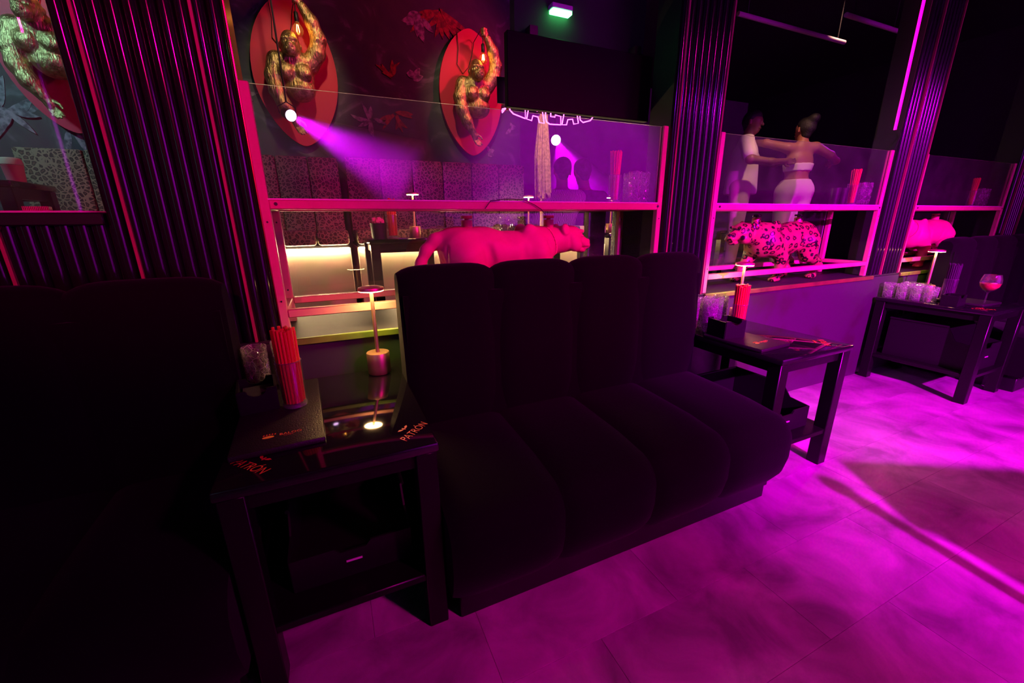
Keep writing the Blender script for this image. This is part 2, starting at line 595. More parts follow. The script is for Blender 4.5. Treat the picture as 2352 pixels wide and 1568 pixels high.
# ------------------------------------------------------------------ helpers: organic bodies (distance field + surface nets)
class SDF:
    def __init__(self, lo, hi, h):
        self.lo = np.array(lo, np.float32)
        self.h = h
        n = np.ceil((np.array(hi) - np.array(lo)) / h).astype(int) + 1
        self.n = n
        self.D = np.full(n, 1.0, np.float32)
        self.ax = [self.lo[i] + h * np.arange(n[i], dtype=np.float32) for i in range(3)]

    def _sub(self, lo, hi):
        s = []
        for i in range(3):
            a = int(max(0, math.floor((lo[i] - self.lo[i]) / self.h)))
            b = int(min(self.n[i], math.ceil((hi[i] - self.lo[i]) / self.h) + 1))
            if b <= a:
                return None
            s.append(slice(a, b))
        return tuple(s)

    def _grid(self, s):
        return (self.ax[0][s[0]][:, None, None], self.ax[1][s[1]][None, :, None], self.ax[2][s[2]][None, None, :])

    def _put(self, s, d, k, sub):
        D = self.D[s]
        if sub:
            d = -d
            h = np.maximum(k - np.abs(D - d), 0) / k
            self.D[s] = np.maximum(D, d) + h * h * k * 0.25
        else:
            h = np.maximum(k - np.abs(D - d), 0) / k
            self.D[s] = np.minimum(D, d) - h * h * k * 0.25

    def cap(self, a, b, ra, rb=None, k=0.02, sub=False):
        if rb is None:
            rb = ra
        a, b = np.array(a, np.float32), np.array(b, np.float32)
        m = max(ra, rb) + 2.2 * k + 2 * self.h
        s = self._sub(np.minimum(a, b) - m, np.maximum(a, b) + m)
        if s is None:
            return self
        x, y, z = self._grid(s)
        ab = b - a
        l2 = max(float(ab @ ab), 1e-9)
        t = np.clip(((x - a[0]) * ab[0] + (y - a[1]) * ab[1] + (z - a[2]) * ab[2]) / l2, 0, 1)
        d = np.sqrt((x - a[0] - ab[0] * t) ** 2 + (y - a[1] - ab[1] * t) ** 2 + (z - a[2] - ab[2] * t) ** 2) - (ra + (rb - ra) * t)
        self._put(s, d, k, sub)
        return self

    def ell(self, c, r, k=0.02, rot=None, sub=False):
        c = np.array(c, np.float32)
        m = max(r) + 2.2 * k + 2 * self.h
        s = self._sub(c - m, c + m)
        if s is None:
            return self
        x, y, z = self._grid(s)
        x, y, z = x - c[0], y - c[1], z - c[2]
        if rot:
            M = np.array(Euler([R(q) for q in rot]).to_matrix().transposed(), np.float32)
            x, y, z = (M[0, 0] * x + M[0, 1] * y + M[0, 2] * z, M[1, 0] * x + M[1, 1] * y + M[1, 2] * z, M[2, 0] * x + M[2, 1] * y + M[2, 2] * z)
        k0 = np.sqrt((x / r[0]) ** 2 + (y / r[1]) ** 2 + (z / r[2]) ** 2)
        k1 = np.sqrt((x / r[0] ** 2) ** 2 + (y / r[1] ** 2) ** 2 + (z / r[2] ** 2) ** 2) + 1e-6
        self._put(s, k0 * (k0 - 1) / k1, k, sub)
        return self

    def chain(self, pts, k=0.02):
        for (a, ra), (b, rb) in zip(pts[:-1], pts[1:]):
            self.cap(a, b, ra, rb, k)
        return self

    def clip(self, axis, lim, keep_above):
        """cut everything on one side of a plane"""
        sh = [1, 1, 1]
        sh[axis] = -1
        p = (lim - self.ax[axis]) if keep_above else (self.ax[axis] - lim)
        self.D = np.maximum(self.D, p.reshape(sh))
        return self

    def mesh(self, name, mats):
        D = self.D
        D[[0, -1]] = np.maximum(D[[0, -1]], 0.01)
        D[:, [0, -1]] = np.maximum(D[:, [0, -1]], 0.01)
        D[:, :, [0, -1]] = np.maximum(D[:, :, [0, -1]], 0.01)
        ins = D < 0
        c = [(i, j, k) for i in (0, 1) for j in (0, 1) for k in (0, 1)]
        n = self.n - 1
        V = lambda A, o: A[o[0]:o[0] + n[0], o[1]:o[1] + n[1], o[2]:o[2] + n[2]]
        cnt = sum(V(ins, o).astype(np.int8) for o in c)
        act = (cnt > 0) & (cnt < 8)
        idx = np.argwhere(act)
        I = np.full(act.shape, -1, np.int64)
        I[act] = np.arange(len(idx))
        acc = np.zeros((len(idx), 3), np.float32)
        num = np.zeros(len(idx), np.float32)
        dv = [D[idx[:, 0] + o[0], idx[:, 1] + o[1], idx[:, 2] + o[2]] for o in c]
        for a in range(8):
            for b in range(a + 1, 8):
                df = [c[b][q] - c[a][q] for q in range(3)]
                if sum(abs(q) for q in df) != 1:
                    continue
                m = (dv[a] < 0) != (dv[b] < 0)
                t = dv[a] / (dv[a] - dv[b] + 1e-12)
                p = np.array(c[a], np.float32)[None] + t[:, None] * np.array(df, np.float32)[None]
                acc[m] += p[m]
                num[m] += 1
        P = self.lo + self.h * (idx + acc / num[:, None])
        faces = []
        for ax in range(3):
            u, v = (ax + 1) % 3, (ax + 2) % 3
            s0 = [slice(None)] * 3
            s1 = [slice(None)] * 3
            s0[ax], s1[ax] = slice(0, -1), slice(1, None)
            A, B = ins[tuple(s0)], ins[tuple(s1)]
            e = np.argwhere(A != B)
            e = e[(e[:, u] > 0) & (e[:, v] > 0) & (e[:, u] < n[u]) & (e[:, v] < n[v])]
            fl = A[e[:, 0], e[:, 1], e[:, 2]]
            q = []
            for du, dvv in ((1, 1), (0, 1), (0, 0), (1, 0)):
                t = e.copy()
                t[:, u] -= du
                t[:, v] -= dvv
                q.append(I[t[:, 0], t[:, 1], t[:, 2]])
            q = np.stack(q, 1)
            q[~fl] = q[~fl][:, ::-1]
            faces.append(q)
        F = np.concatenate(faces)
        F = F[(F >= 0).all(1)]
        me = bpy.data.meshes.new(name)
        me.from_pydata(P.tolist(), [], F.tolist())
        for m in (mats if isinstance(mats, (list, tuple)) else [mats]):
            me.materials.append(m)
        me.polygons.foreach_set('use_smooth', [True] * len(me.polygons))
        me.update()
        return me

# ------------------------------------------------------------------ materials
M_BLACKWALL = mat('black_wall_paint', (0.012, 0.011, 0.013), 0.75, bump=(60, 0.1))
M_CEIL = mat('black_ceiling_paint', (0.01, 0.009, 0.011), 0.7)
M_VELVET = mat('black_velvet', (0.0035, 0.003, 0.0035), 0.85, spec=0.08, sheen=0.035, bump=(140, 0.12))
M_LACQ = mat('black_lacquer', (0.008, 0.008, 0.009), 0.06, spec=0.6, coat=0.3, bump=(2.5, 0.02))
M_LACQLEG = mat('black_lacquer_leg', (0.005, 0.0045, 0.005), 0.28, spec=0.35, bump=(30, 0.05))
M_RIB = mat('black_corrugated_gloss', (0.008, 0.007, 0.009), 0.13, spec=0.6, bump=(26, 0.05, (1, 1, 0.25)))
M_RIBBACK = mat('black_panel_groove', (0.006, 0.005, 0.007), 0.6)
M_TRIMPINK = mat('pink_red_trim', (0.34, 0.03, 0.09), 0.5, var=(7, (0.28, 0.02, 0.07), 0.4, 0.7))
M_BRONZE = mat('bronze_jamb', (0.45, 0.26, 0.08), 0.3, 1.0, bump=(40, 0.1, (1, 1, 0.1)))
M_FRAME = mat('rose_gold_frame_paint', (0.60, 0.26, 0.22), 0.45, spec=0.3, bump=(90, 0.03), var=(14, (0.54, 0.21, 0.18), 0.35, 0.75))
M_BOLT = mat('dark_bolt_steel', (0.05, 0.045, 0.05), 0.35, 0.8)
M_EDGE = mat('ground_glass_edge', (0.75, 0.72, 0.62), 0.35)
M_PANE = mat_pane('sheet_glass_dusty', 0.02)
M_PANEBACK = mat_pane('sheet_glass_back', 0.02)
M_SHELFGL = mat_pane('shelf_glass', 0.03)
M_LEDGE = mat('ledge_black_gloss', (0.030, 0.030, 0.032), 0.5, spec=0.12, bump=(18, 0.05))
M_GREEN = mat('lime_green_paint', (0.16, 0.27, 0.025), 0.45, var=(11, (0.10, 0.19, 0.02), 0.4, 0.65), bump=(30, 0.1))
M_RISER = mat('riser_paint_grey_green', (0.048, 0.048, 0.05), 0.36, spec=0.5, var=(2.6, (0.04, 0.085, 0.03), 0.54, 0.62), bump=(5, 0.04))
M_PLAT = mat('platform_carpet', (0.03, 0.025, 0.03), 0.9, bump=(200, 0.3))
M_GOLD = mat('satin_gold_lamp', (0.90, 0.56, 0.30), 0.38, 0.85, bump=(180, 0.02, (1, 1, 0.02)))
M_LED = mat('warm_led_diffuser', (1, 0.9, 0.7), 0.5, emit=(1.0, 0.56, 0.20), estr=115)
M_LEDSTRIP = mat('warm_led_strip', (1, 0.9, 0.7), 0.5, emit=(1.0, 0.68, 0.34), estr=170)
M_BEIGE = mat('beige_bench_base', (0.62, 0.52, 0.38), 0.55, var=(3, (0.52, 0.42, 0.3), 0.35, 0.75))
M_PLAQUE = mat('red_plaque_paint', (0.62, 0.012, 0.06), 0.55)
M_APE = mat('antique_gold_fur', (0.62, 0.46, 0.20), 0.36, 0.9, bump=(95, 1.0, (1, 1, 0.3)), var=(35, (0.30, 0.20, 0.08), 0.45, 0.65))
M_PINKSTATUE = mat('pink_statue_paint', (0.80, 0.05, 0.24), 0.5, spec=0.35)
M_PRINT = mat_net_print('leopard_upholstery', (0.24, 0.18, 0.11), (0.03, 0.022, 0.016), (0.10, 0.065, 0.04), 42)
M_LEOSTATUE = mat_leopard('leopard_statue_paint', (0.36, 0.20, 0.075), (0.28, 0.12, 0.035), (0.005, 0.004, 0.005), 26, rough=0.4, distort=0.5)
M_ZEBRA = mat_zebra('zebra_upholstery', (0.03, 0.025, 0.025), (0.6, 0.5, 0.4), 3.2)
M_GLITTER = mat('black_crinkle_vinyl', (0.02, 0.017, 0.012), 0.22, spec=0.9, bump=(160, 1.0))
M_NEON = mat('neon_magenta', (1, 0.2, 0.9), 0.4, emit=(1.0, 0.08, 0.66), estr=8.0)
M_LEDPINK = mat('pink_led_flex', (1, 0.2, 0.6), 0.4, emit=(1.0, 0.0, 0.42), estr=2.6)
M_GREENLED = mat('green_exit_diffuser', (0.6, 1, 0.8), 0.4, emit=(0.08, 1.0, 0.22), estr=16)
M_WHITEPL = mat('white_plastic', (0.7, 0.68, 0.7), 0.4)
M_BLACKPL = mat('black_plastic', (0.008, 0.0075, 0.0085), 0.38, spec=0.35)
M_LEATHER = mat('black_leatherette', (0.016, 0.014, 0.015), 0.38, bump=(220, 0.25))
M_ORPRINT = mat('orange_foil_print', (0.95, 0.26, 0.07), 0.4)
M_YEPRINT = mat('amber_foil_print', (0.95, 0.55, 0.06), 0.4)
M_REDPRINT = mat('red_foil_print', (0.75, 0.10, 0.03), 0.45)
M_GLASS = mat_thin_glass('clear_glass', 0.95, 0.022, 1, 0.0, 0.0, 1.9)
M_GLASSRIM = mat_thin_glass('glass_rim_highlight', 0.85, 0.22, 1, 0.0, 0.05, 1.9)  # extra white paints a highlight on rim and base
M_STRAWRED = mat('orange_red_straw', (0.80, 0.085, 0.03), 0.45)
M_STRAWOR = mat('orange_straw', (0.90, 0.26, 0.03), 0.45)
M_STRAWBLK = mat('black_straw', (0.03, 0.025, 0.035), 0.4)
M_WINE = mat('amber_pink_drink', (0.95, 0.18, 0.06), 0.2, trans=0.2, ior=1.33)
M_FOAM = mat('pale_pink_foam', (0.9, 0.5, 0.4), 0.7)
M_SPOTBODY = mat('black_spot_housing', (0.02, 0.02, 0.022), 0.4)
M_SPOTLENS = mat('violet_spot_lens', (1, 0.8, 1), 0.4, emit=(0.95, 0.55, 1.0), estr=9)
M_FILAMENT = mat('amber_filament', (1, 0.6, 0.2), 0.4, emit=(1.0, 0.45, 0.10), estr=60)
M_BULB = mat_pane('smoked_amber_bulb', 0.03, (1.0, 0.78, 0.5))
M_CABLE = mat('black_cable', (0.012, 0.011, 0.012), 0.5)
M_SKIN = mat('brown_skin', (0.30, 0.12, 0.07), 0.5)
M_SKIN2 = mat('deep_brown_skin', (0.19, 0.08, 0.05), 0.5)
M_HAIR = mat('black_hair', (0.012, 0.01, 0.01), 0.6, bump=(120, 0.5))
M_WHITECLOTH = mat('white_cloth', (0.66, 0.60, 0.54), 0.8, bump=(14, 0.35))
M_CREAMCLOTH = mat('cream_cloth', (0.60, 0.50, 0.38), 0.8, bump=(12, 0.3))
M_DARKCLOTH = mat('black_cloth', (0.02, 0.018, 0.022), 0.8, bump=(20, 0.3))
M_STRIPE = mat_zebra('white_and_black_shirt_print', (0.12, 0.1, 0.11), (0.5, 0.46, 0.46), 26)
M_RAFFIA = mat('straw_raffia', (0.72, 0.45, 0.22), 0.8, bump=(160, 0.8, (1, 1, 0.03)), var=(60, (0.42, 0.24, 0.11), 0.4, 0.65))
M_WOOD = mat('light_wood', (0.42, 0.28, 0.16), 0.5)
M_CAPRED = mat('dark_red_cap', (0.42, 0.02, 0.07), 0.4)
M_CAPBLK = mat('black_cap', (0.02, 0.018, 0.022), 0.2)
M_CHAIN = mat('thin_gold_chain', (0.8, 0.45, 0.25), 0.3, 1.0)
M_BLUE = mat('blue_label', (0.1, 0.25, 0.5), 0.5)


def mat_floor():
    m = bpy.data.materials.new('concrete_vinyl_tile')
    m.use_nodes = True
    N, L = nodes_of(m)
    b = N['Principled BSDF']
    b.inputs['Roughness'].default_value = 0.42
    b.inputs['Specular IOR Level'].default_value = 0.35
    tc = N.new('ShaderNodeTexCoord')
    oi = N.new('ShaderNodeObjectInfo')
    ge = N.new('ShaderNodeNewGeometry')
    sh = N.new('ShaderNodeVectorMath')
    sh.operation = 'SCALE'
    cb = N.new('ShaderNodeCombineXYZ')
    L.new(oi.outputs['Random'], cb.inputs[2])
    L.new(cb.outputs[0], sh.inputs[0])
    sh.inputs['Scale'].default_value = 0.09
    ad = N.new('ShaderNodeVectorMath')
    L.new(ge.outputs['Position'], ad.inputs[0])
    L.new(sh.outputs[0], ad.inputs[1])
    n1 = N.new('ShaderNodeTexNoise')
    n1.inputs['Scale'].default_value = 4.2
    n1.inputs['Detail'].default_value = 7
    n1.inputs['Roughness'].default_value = 0.58
    n1.inputs['Distortion'].default_value = 0.6
    L.new(ad.outputs[0], n1.inputs['Vector'])
    cr = N.new('ShaderNodeValToRGB')
    cr.color_ramp.elements[0].position = 0.33
    cr.color_ramp.elements[0].color = (0.17, 0.167, 0.163, 1)
    cr.color_ramp.elements[1].position = 0.68
    cr.color_ramp.elements[1].color = (0.46, 0.45, 0.44, 1)
    L.new(n1.outputs['Fac'], cr.inputs[0])
    hs = N.new('ShaderNodeHueSaturation')
    mp = N.new('ShaderNodeMapRange')
    mp.inputs['To Min'].default_value = 0.95
    mp.inputs['To Max'].default_value = 1.05
    L.new(oi.outputs['Random'], mp.inputs['Value'])
    L.new(mp.outputs[0], hs.inputs['Value'])
    L.new(cr.outputs[0], hs.inputs['Color'])
    L.new(hs.outputs[0], b.inputs['Base Color'])
    bp = N.new('ShaderNodeBump')
    bp.inputs['Strength'].default_value = 0.08
    n2 = N.new('ShaderNodeTexNoise')
    n2.inputs['Scale'].default_value = 40
    L.new(tc.outputs['Object'], n2.inputs['Vector'])
    L.new(n2.outputs['Fac'], bp.inputs['Height'])
    L.new(bp.outputs[0], b.inputs['Normal'])
    return m


def mat_mural():
    m = bpy.data.materials.new('jungle_wallpaper')
    m.use_nodes = True
    N, L = nodes_of(m)
    b = N['Principled BSDF']
    b.inputs['Roughness'].default_value = 0.7
    tc = N.new('ShaderNodeTexCoord')
    v = N.new('ShaderNodeTexNoise')
    v.inputs['Scale'].default_value = 3.2
    v.inputs['Detail'].default_value = 8
    v.inputs['Distortion'].default_value = 2.5
    L.new(tc.outputs['Object'], v.inputs['Vector'])
    cr = N.new('ShaderNodeValToRGB')
    e = cr.color_ramp.elements
    e[0].position, e[0].color = 0.40, (0.030, 0.035, 0.045, 1)
    e[1].position, e[1].color = 0.74, (0.16, 0.15, 0.18, 1)
    q = e.new(0.58)
    q.color = (0.045, 0.055, 0.055, 1)
    L.new(v.outputs['Fac'], cr.inputs[0])
    L.new(cr.outputs[0], b.inputs['Base Color'])
    return m


M_FLOOR = mat_floor()
M_MURAL = mat_mural()
M_LEAFRED = mat('printed_red_leaf', (0.30, 0.02, 0.02), 0.7, var=(40, (0.12, 0.01, 0.01), 0.4, 0.6))
M_LEAFPALE = mat('printed_pale_leaf', (0.30, 0.24, 0.28), 0.7, var=(40, (0.08, 0.07, 0.09), 0.4, 0.62))

# ------------------------------------------------------------------ the room
PY = 1.66          # front of the raised plinth
LZ = 0.79          # top of the ledge
PZ = 0.62          # floor of the raised lounge behind
floor = struct('floor', MB().box(-3.6, 7.2, -4.0, PY + 0.3, -0.06, -0.006), M_RIBBACK)
TW, TD = 0.62, 0.285
g = 0.0004
tile_me = MB().box(-TW / 2 + g, TW / 2 - g, -TD / 2 + g, TD / 2 - g, -0.0058, 0.0, 0.0007).mesh('tile', M_FLOOR, ang=20)
for r in range(-9, 6):
    y = 0.44 + TD * r + TD / 2
    if y - TD / 2 > PY:
        continue
    off = 1.22 if r % 2 == 0 else 0.905
    for k in range(-7, 10):
        x = off + TW * k + TW / 2
        if -3.3 < x < 6.9:
            link('tile', tile_me, floor, (x, y, 0))

plinth = struct('plinth', MB().box(-3.6, 7.2, PY, 2.12, 0.0, LZ - 0.012), M_RISER, label='grey green painted riser of the raised lounge')
tagged = struct('ledge', MB().box(-3.6, 7.2, PY + 0.006, 2.12, LZ - 0.012, LZ, 0.003), M_LEDGE, plinth)
for (a, b) in ((-0.20, 1.60), (1.95, 3.66), (4.03, 5.62)):
    struct('green_nosing', MB().box(a, b, PY - 0.012, PY + 0.006, LZ - 0.026, LZ + 0.001, 0.003), M_GREEN, plinth)
struct('platform_floor', MB().box(-3.6, 7.2, 2.12, 5.7, PZ - 0.05, PZ), M_PLAT, label='dark carpet floor of the raised lounge')
wall_back = struct('wall_back', MB().box(-3.6, 1.70, 3.62, 3.68, PZ, 3.2), M_MURAL, label='dark jungle print wallpaper behind the gorilla lamps')
struct('wall_passage', MB().box(1.64, 1.70, 3.68, 5.7, PZ, 3.2), M_BLACKWALL)
M_FARWALL = mat('far_wall_paint', (0.14, 0.12, 0.15), 0.7, var=(1.5, (0.09, 0.075, 0.1), 0.4, 0.7))
struct('wall_far', MB().box(1.64, 7.2, 5.7, 5.76, PZ, 3.2), M_FARWALL)
struct('wall_left', MB().box(-3.66, -3.6, -4.0, 1.66, -0.06, 3.2), mat('pale_rear_wall'))
struct('wall_lounge_left', MB().box(-3.66, -3.6, 1.66, 5.76, -0.06, 3.2), M_BLACKWALL)
struct('wall_right', MB().box(7.2, 7.26, -4.0, 5.76, -0.06, 3.2), M_BLACKWALL)
struct('wall_rear', MB().box(-3.66, 7.26, -4.06, -4.0, -0.06, 3.2), mat('pale_rear_wall', (0.7, 0.7, 0.7), 0.8))
struct('ceiling', MB().box(-3.66, 7.26, -4.06, 5.76, 3.2, 3.26), M_CEIL)


# wallpaper print: leaves and blossoms
def leaf_poly(L_, W_, n=9, bend=0.0):
    up, dn = [], []
    for i in range(n + 1):
        t = i / n
        wd = W_ * math.sin(PI * t) ** 0.8 * (1 - 0.35 * t)
        up.append((L_ * t, bend * math.sin(PI * t) + wd))
        dn.append((L_ * t, bend * math.sin(PI * t) - wd))
    return up + dn[::-1][1:-1]


def leaf_cluster(x, z, n, L_, W_, m, a0, a1, seed):
    rnd = random.Random(seed)
    mb = MB()
    for i in range(n):
        a = R(a0 + (a1 - a0) * (i + rnd.random() * 0.6) / n)
        l, wd = L_ * rnd.uniform(0.6, 1.1), W_ * rnd.uniform(0.7, 1.2)
        ca, sa = math.cos(a), math.sin(a)
        ox, oz = x + rnd.uniform(-.02, .02), z + rnd.uniform(-.02, .02)
        poly = [(ox + px * ca - pz * sa, oz + px * sa + pz * ca) for px, pz in leaf_poly(l, wd, bend=l * rnd.uniform(-.1, .1))]
        y = 3.6195 - 0.0012 * i
        mb.prism(poly, y, 3.6215)
    mb.build('printed_leaves', m, wall_back, smooth=False)


leaf_cluster(0.62, 2.02, 8, 0.16, 0.022, M_LEAFRED, 200, 380, 1)
leaf_cluster(0.60, 2.28, 6, 0.13, 0.018, M_LEAFRED, 30, 190, 2)
leaf_cluster(1.48, 2.12, 9, 0.16, 0.02, M_LEAFRED, 20, 210, 3)
leaf_cluster(1.02, 2.78, 9, 0.30, 0.03, M_LEAFRED, 190, 350, 4)
leaf_cluster(0.86, 2.72, 5, 0.18, 0.04, M_LEAFPALE, 190, 330, 5)
leaf_cluster(0.78, 2.30, 4, 0.09, 0.03, M_LEAFPALE, 0, 200, 6)
leaf_cluster(1.62, 2.0, 3, 0.08, 0.025, M_LEAFPALE, 0, 300, 7)
leaf_cluster(0.42, 1.98, 7, 0.13, 0.02, M_LEAFPALE, 0, 360, 8)
leaf_cluster(-0.42, 2.08, 7, 0.12, 0.02, M_LEAFPALE, 0, 360, 9)
leaf_cluster(-0.48, 2.5, 5, 0.12, 0.018, M_LEAFPALE, 200, 420, 10)
leaf_cluster(-1.62, 1.86, 10, 0.17, 0.03, M_LEAFPALE, 0, 360, 11)
leaf_cluster(-1.36, 1.80, 6, 0.16, 0.02, M_LEAFPALE, 250, 420, 12)
leaf_cluster(-1.50, 2.00, 2, 0.10, 0.035, M_LEAFPALE, 320, 340, 13)
leaf_cluster(-1.82, 2.05, 5, 0.05, 0.02, M_LEAFPALE, 0, 360, 14)
leaf_cluster(-0.45, 1.86, 5, 0.10, 0.02, M_LEAFRED, 0, 360, 15)
leaf_cluster(1.40, 1.80, 4, 0.06, 0.025, M_LEAFPALE, 0, 360, 16)


# ------------------------------------------------------------------ ribbed columns of the partition
def rib_mesh(z0, z1, r, n=8):
    mb = MB()
    ns = max(1, int((z1 - z0) / 0.5))
    vs, fs = [], []
    zs = [z0 + (z1 - z0) * i / ns for i in range(ns + 1)]
    for z in zs:
        for k in range(n + 1):
            a = PI * k / n
            vs.append((r * math.cos(a), -r * math.sin(a), z))
    for i in range(ns):
        for k in range(n):
            fs.append((i * (n + 1) + k, i * (n + 1) + k + 1, (i + 1) * (n + 1) + k + 1, (i + 1) * (n + 1) + k))
    mb.add(vs, fs)
    return mb.mesh('rib', M_RIB, ang=80)


RP = 0.0415
rib_full = rib_mesh(LZ, 3.2, 0.0205)


def column(x0, x1, label, trims, z1=3.2):
    t = thing('ribbed_column', label, 'column', ((x0 + x1) / 2, PY + 0.045, LZ))
    w2 = (x1 - x0) / 2
    MB().box(-w2, w2, -0.012, 0.14, 0, z1 - LZ).build('core', M_RIBBACK, t)
    n = int(round((x1 - x0) / RP))
    p = (x1 - x0) / n
    for k in range(n):
        link('rib', rib_full, t, (-w2 + p * (k + 0.5), -0.012, -LZ))
    for tx in trims:
        MB().box(tx - 0.0045, tx + 0.0045, -0.04, -0.010, 0, z1 - LZ, 0.001).build('pink_trim', M_TRIMPINK, t)
    return t


column(-0.612, -0.2065, 'wide black ribbed column left of the pink panther display', (-0.147, 0.126))
column(1.612, 1.948, 'black ribbed column between the panther and leopard displays', (-0.142, 0.147))
column(3.660, 4.028, 'black ribbed column right of the leopard display', (-0.06, 0.176))
column(5.620, 5.960, 'black ribbed column at the far right edge', (-0.12, 0.13))

# ribbed parapet below the leftmost opening, with its sill
t = thing('ribbed_parapet', 'black ribbed half wall under the leftmost glass opening', 'partition', (-1.9, PY + 0.045, LZ))
MB().box(-1.288, 1.288, -0.012, 0.14, 0, 0.42).build('core', M_RIBBACK, t)
rib_low = rib_mesh(0, 0.415, 0.0205)
for k in range(62):
    link('rib', rib_low, t, (-1.266 + RP * k, -0.012, 0))
MB().box(-1.288, 1.288, -0.04, 0.14, 0.415, 0.452, 0.004).build('sill', M_BLACKPL, t)
MB().box(1.045, 1.054, -0.041, -0.012, 0, 0.41, 0.001).build('pink_trim', M_TRIMPINK, t)
MB().cyl((1.05, -0.045, 0.41), (1.05, -0.034, 0.41), 0.008, n=12).build('trim_end', M_TRIMPINK, t)

# curved corner pane of the leftmost opening
t = thing('curved_glass_pane', 'glass pane with a curved corner above the ribbed half wall', 'glass pane', (-0.64, PY + 0.05, 1.243))
mb = MB()
N_ = 10
path = [(-2.5, 0.0)] + [(-0.05 + 0.05 * math.sin(R(90) * i / N_), 0.13 * (1 - math.cos(R(90) * i / N_))) for i in range(N_ + 1)]
zs = [0.0, 0.25, 0.5, 0.75, 1.2, 1.9]
vs, fs = [], []
for side in (0, 0.008):
    for z in zs:
        for (x, y) in path:
            vs.append((x, y + side, z))
np_ = len(path)
for s in range(2):
    for i in range(len(zs) - 1):
        for k in range(np_ - 1):
            o = s * len(zs) * np_
            fs.append((o + i * np_ + k, o + i * np_ + k + 1, o + (i + 1) * np_ + k + 1, o + (i + 1) * np_ + k))
mb.add(vs, fs)
mb.build('glass_sheet', M_PANE, t)
MB().tube([(path[-1][0] + 0.004, path[-1][1] + 0.004, z) for z in (0, .3, .6, 1.0, 1.9)], 0.005, 6).build('polished_edge', M_EDGE, t)
MB().tube([(x, y + 0.004, 0.002) for x, y in path], 0.0035, 6).build('bottom_edge', M_EDGE, t)

# bronze jamb beside the panther display
tag(MB().box(-0.2062, -0.2002, PY + 0.052, PY + 0.185, LZ + 0.0005, 3.2, 0.001).build('jamb', M_BRONZE), 'bronze brushed metal jamb beside the wide ribbed column', 'jamb')


# ------------------------------------------------------------------ display racks
def rail(p0, p1, w_=0.03):
    x0, x1 = sorted((p0[0], p1[0]))
    y0, y1 = sorted((p0[1], p1[1]))
    z0, z1 = sorted((p0[2], p1[2]))
    h = w_ / 2
    d = [abs(p1[i] - p0[i]) for i in range(3)]
    ex = [h if d[i] < 1e-6 else 0 for i in range(3)]
    return MB().box(x0 - ex[0], x1 + ex[0], y0 - ex[1], y1 + ex[1], z0 - ex[2], z1 + ex[2], 0.003)


def pane(x0, x1, y, z0, z1, m, parent, th=0.006):
    mb = MB()
    vs = [(x, yy, z) for z in (z0, z1) for yy in (y, y + th) for x in (x0, x1)]
    mb.add(vs, [(0, 1, 5, 4), (2, 6, 7, 3)])
    mb.cur = 1
    mb.add(vs, [(0, 2, 3, 1), (4, 5, 7, 6), (0, 4, 6, 2), (1, 3, 7, 5)])
    return mb.build('glass_pane', [m, M_EDGE], parent, smooth=False)


def rack(x0, x1, label):
    """two bay frame standing on the ledge: open box below, sheet of glass above"""
    t = thing('display_rack', label, 'display rack', (x0, PY + 0.035, LZ))
    W_ = x1 - x0
    yb = 0.30
    zb, zm, zt = 0.092, 0.478, 0.852
    for x, y, z1 in ((0.015, 0, zt), (W_ - 0.015, 0, zt), (0.015, yb, zm), (W_ - 0.015, yb, zm)):
        rail((x, y, 0), (x, y, z1)).build('upright', M_FRAME, t)
    for z in (zb, zm):
        rail((0.03, 0, z), (W_ - 0.03, 0, z), 0.031).build('front_rail', M_FRAME, t)
        rail((0.03, yb, z), (W_ - 0.03, yb, z), 0.028).build('back_rail', M_FRAME, t)
        for x in (0.015, W_ - 0.015):
            rail((x, 0.015, z), (x, yb - 0.015, z), 0.028).build('side_rail', M_FRAME, t)
    pane(0.03, W_ - 0.03, -0.004, zm + 0.0155, zt - 0.003, M_PANE, t)
    pane(0.03, W_ - 0.03, yb + 0.02, zb + 0.014, zm - 0.014, M_PANEBACK, t, 0.005)
    mb = MB()
    mb.box(0.004, W_ - 0.004, -0.012, yb + 0.012, zm + 0.0156, zm + 0.0206)
    mb.build('glass_shelf', M_SHELFGL, t)
    MB().box(0.004, W_ - 0.004, -0.0145, -0.0122, zm + 0.0156, zm + 0.0206).build('shelf_edge', M_EDGE, t)
    for x in (0.05, W_ - 0.03):
        MB().cyl((x, -0.0155, zm + 0.002), (x, -0.019, zm + 0.002), 0.006, n=10).build('bolt', M_BOLT, t)
    for x in (0.015, W_ - 0.015):
        for z in (0.14, 0.42):
            MB().cyl((x, -0.0150, z), (x, -0.0165, z), 0.0035, n=8).build('bolt', M_BOLT, t)
            MB().cyl((x, yb - 0.0150, z), (x, yb - 0.0165, z), 0.0035, n=8).build('bolt', M_BOLT, t)
    return t


rack(-0.199, 1.592, 'pink metal display rack holding the plain pink panther')
rack(1.955, 3.612, 'pink metal display rack holding the spotted leopard')
rack(4.045, 5.560, 'pink metal display rack at the right behind the wine glass')

# loose black wire trailing over the panther rack
tag(MB().tube([(0.62, 1.672, 1.256), (0.645, 1.671, 1.287), (0.72, 1.671, 1.296), (0.80, 1.671, 1.294), (0.855, 1.673, 1.272), (0.885, 1.673, 1.255), (0.91, 1.68, 1.235)], 0.0017, 6).build('wire', M_CABLE),
    'thin black wire looped over the pink shelf rail above the panther', 'wire')
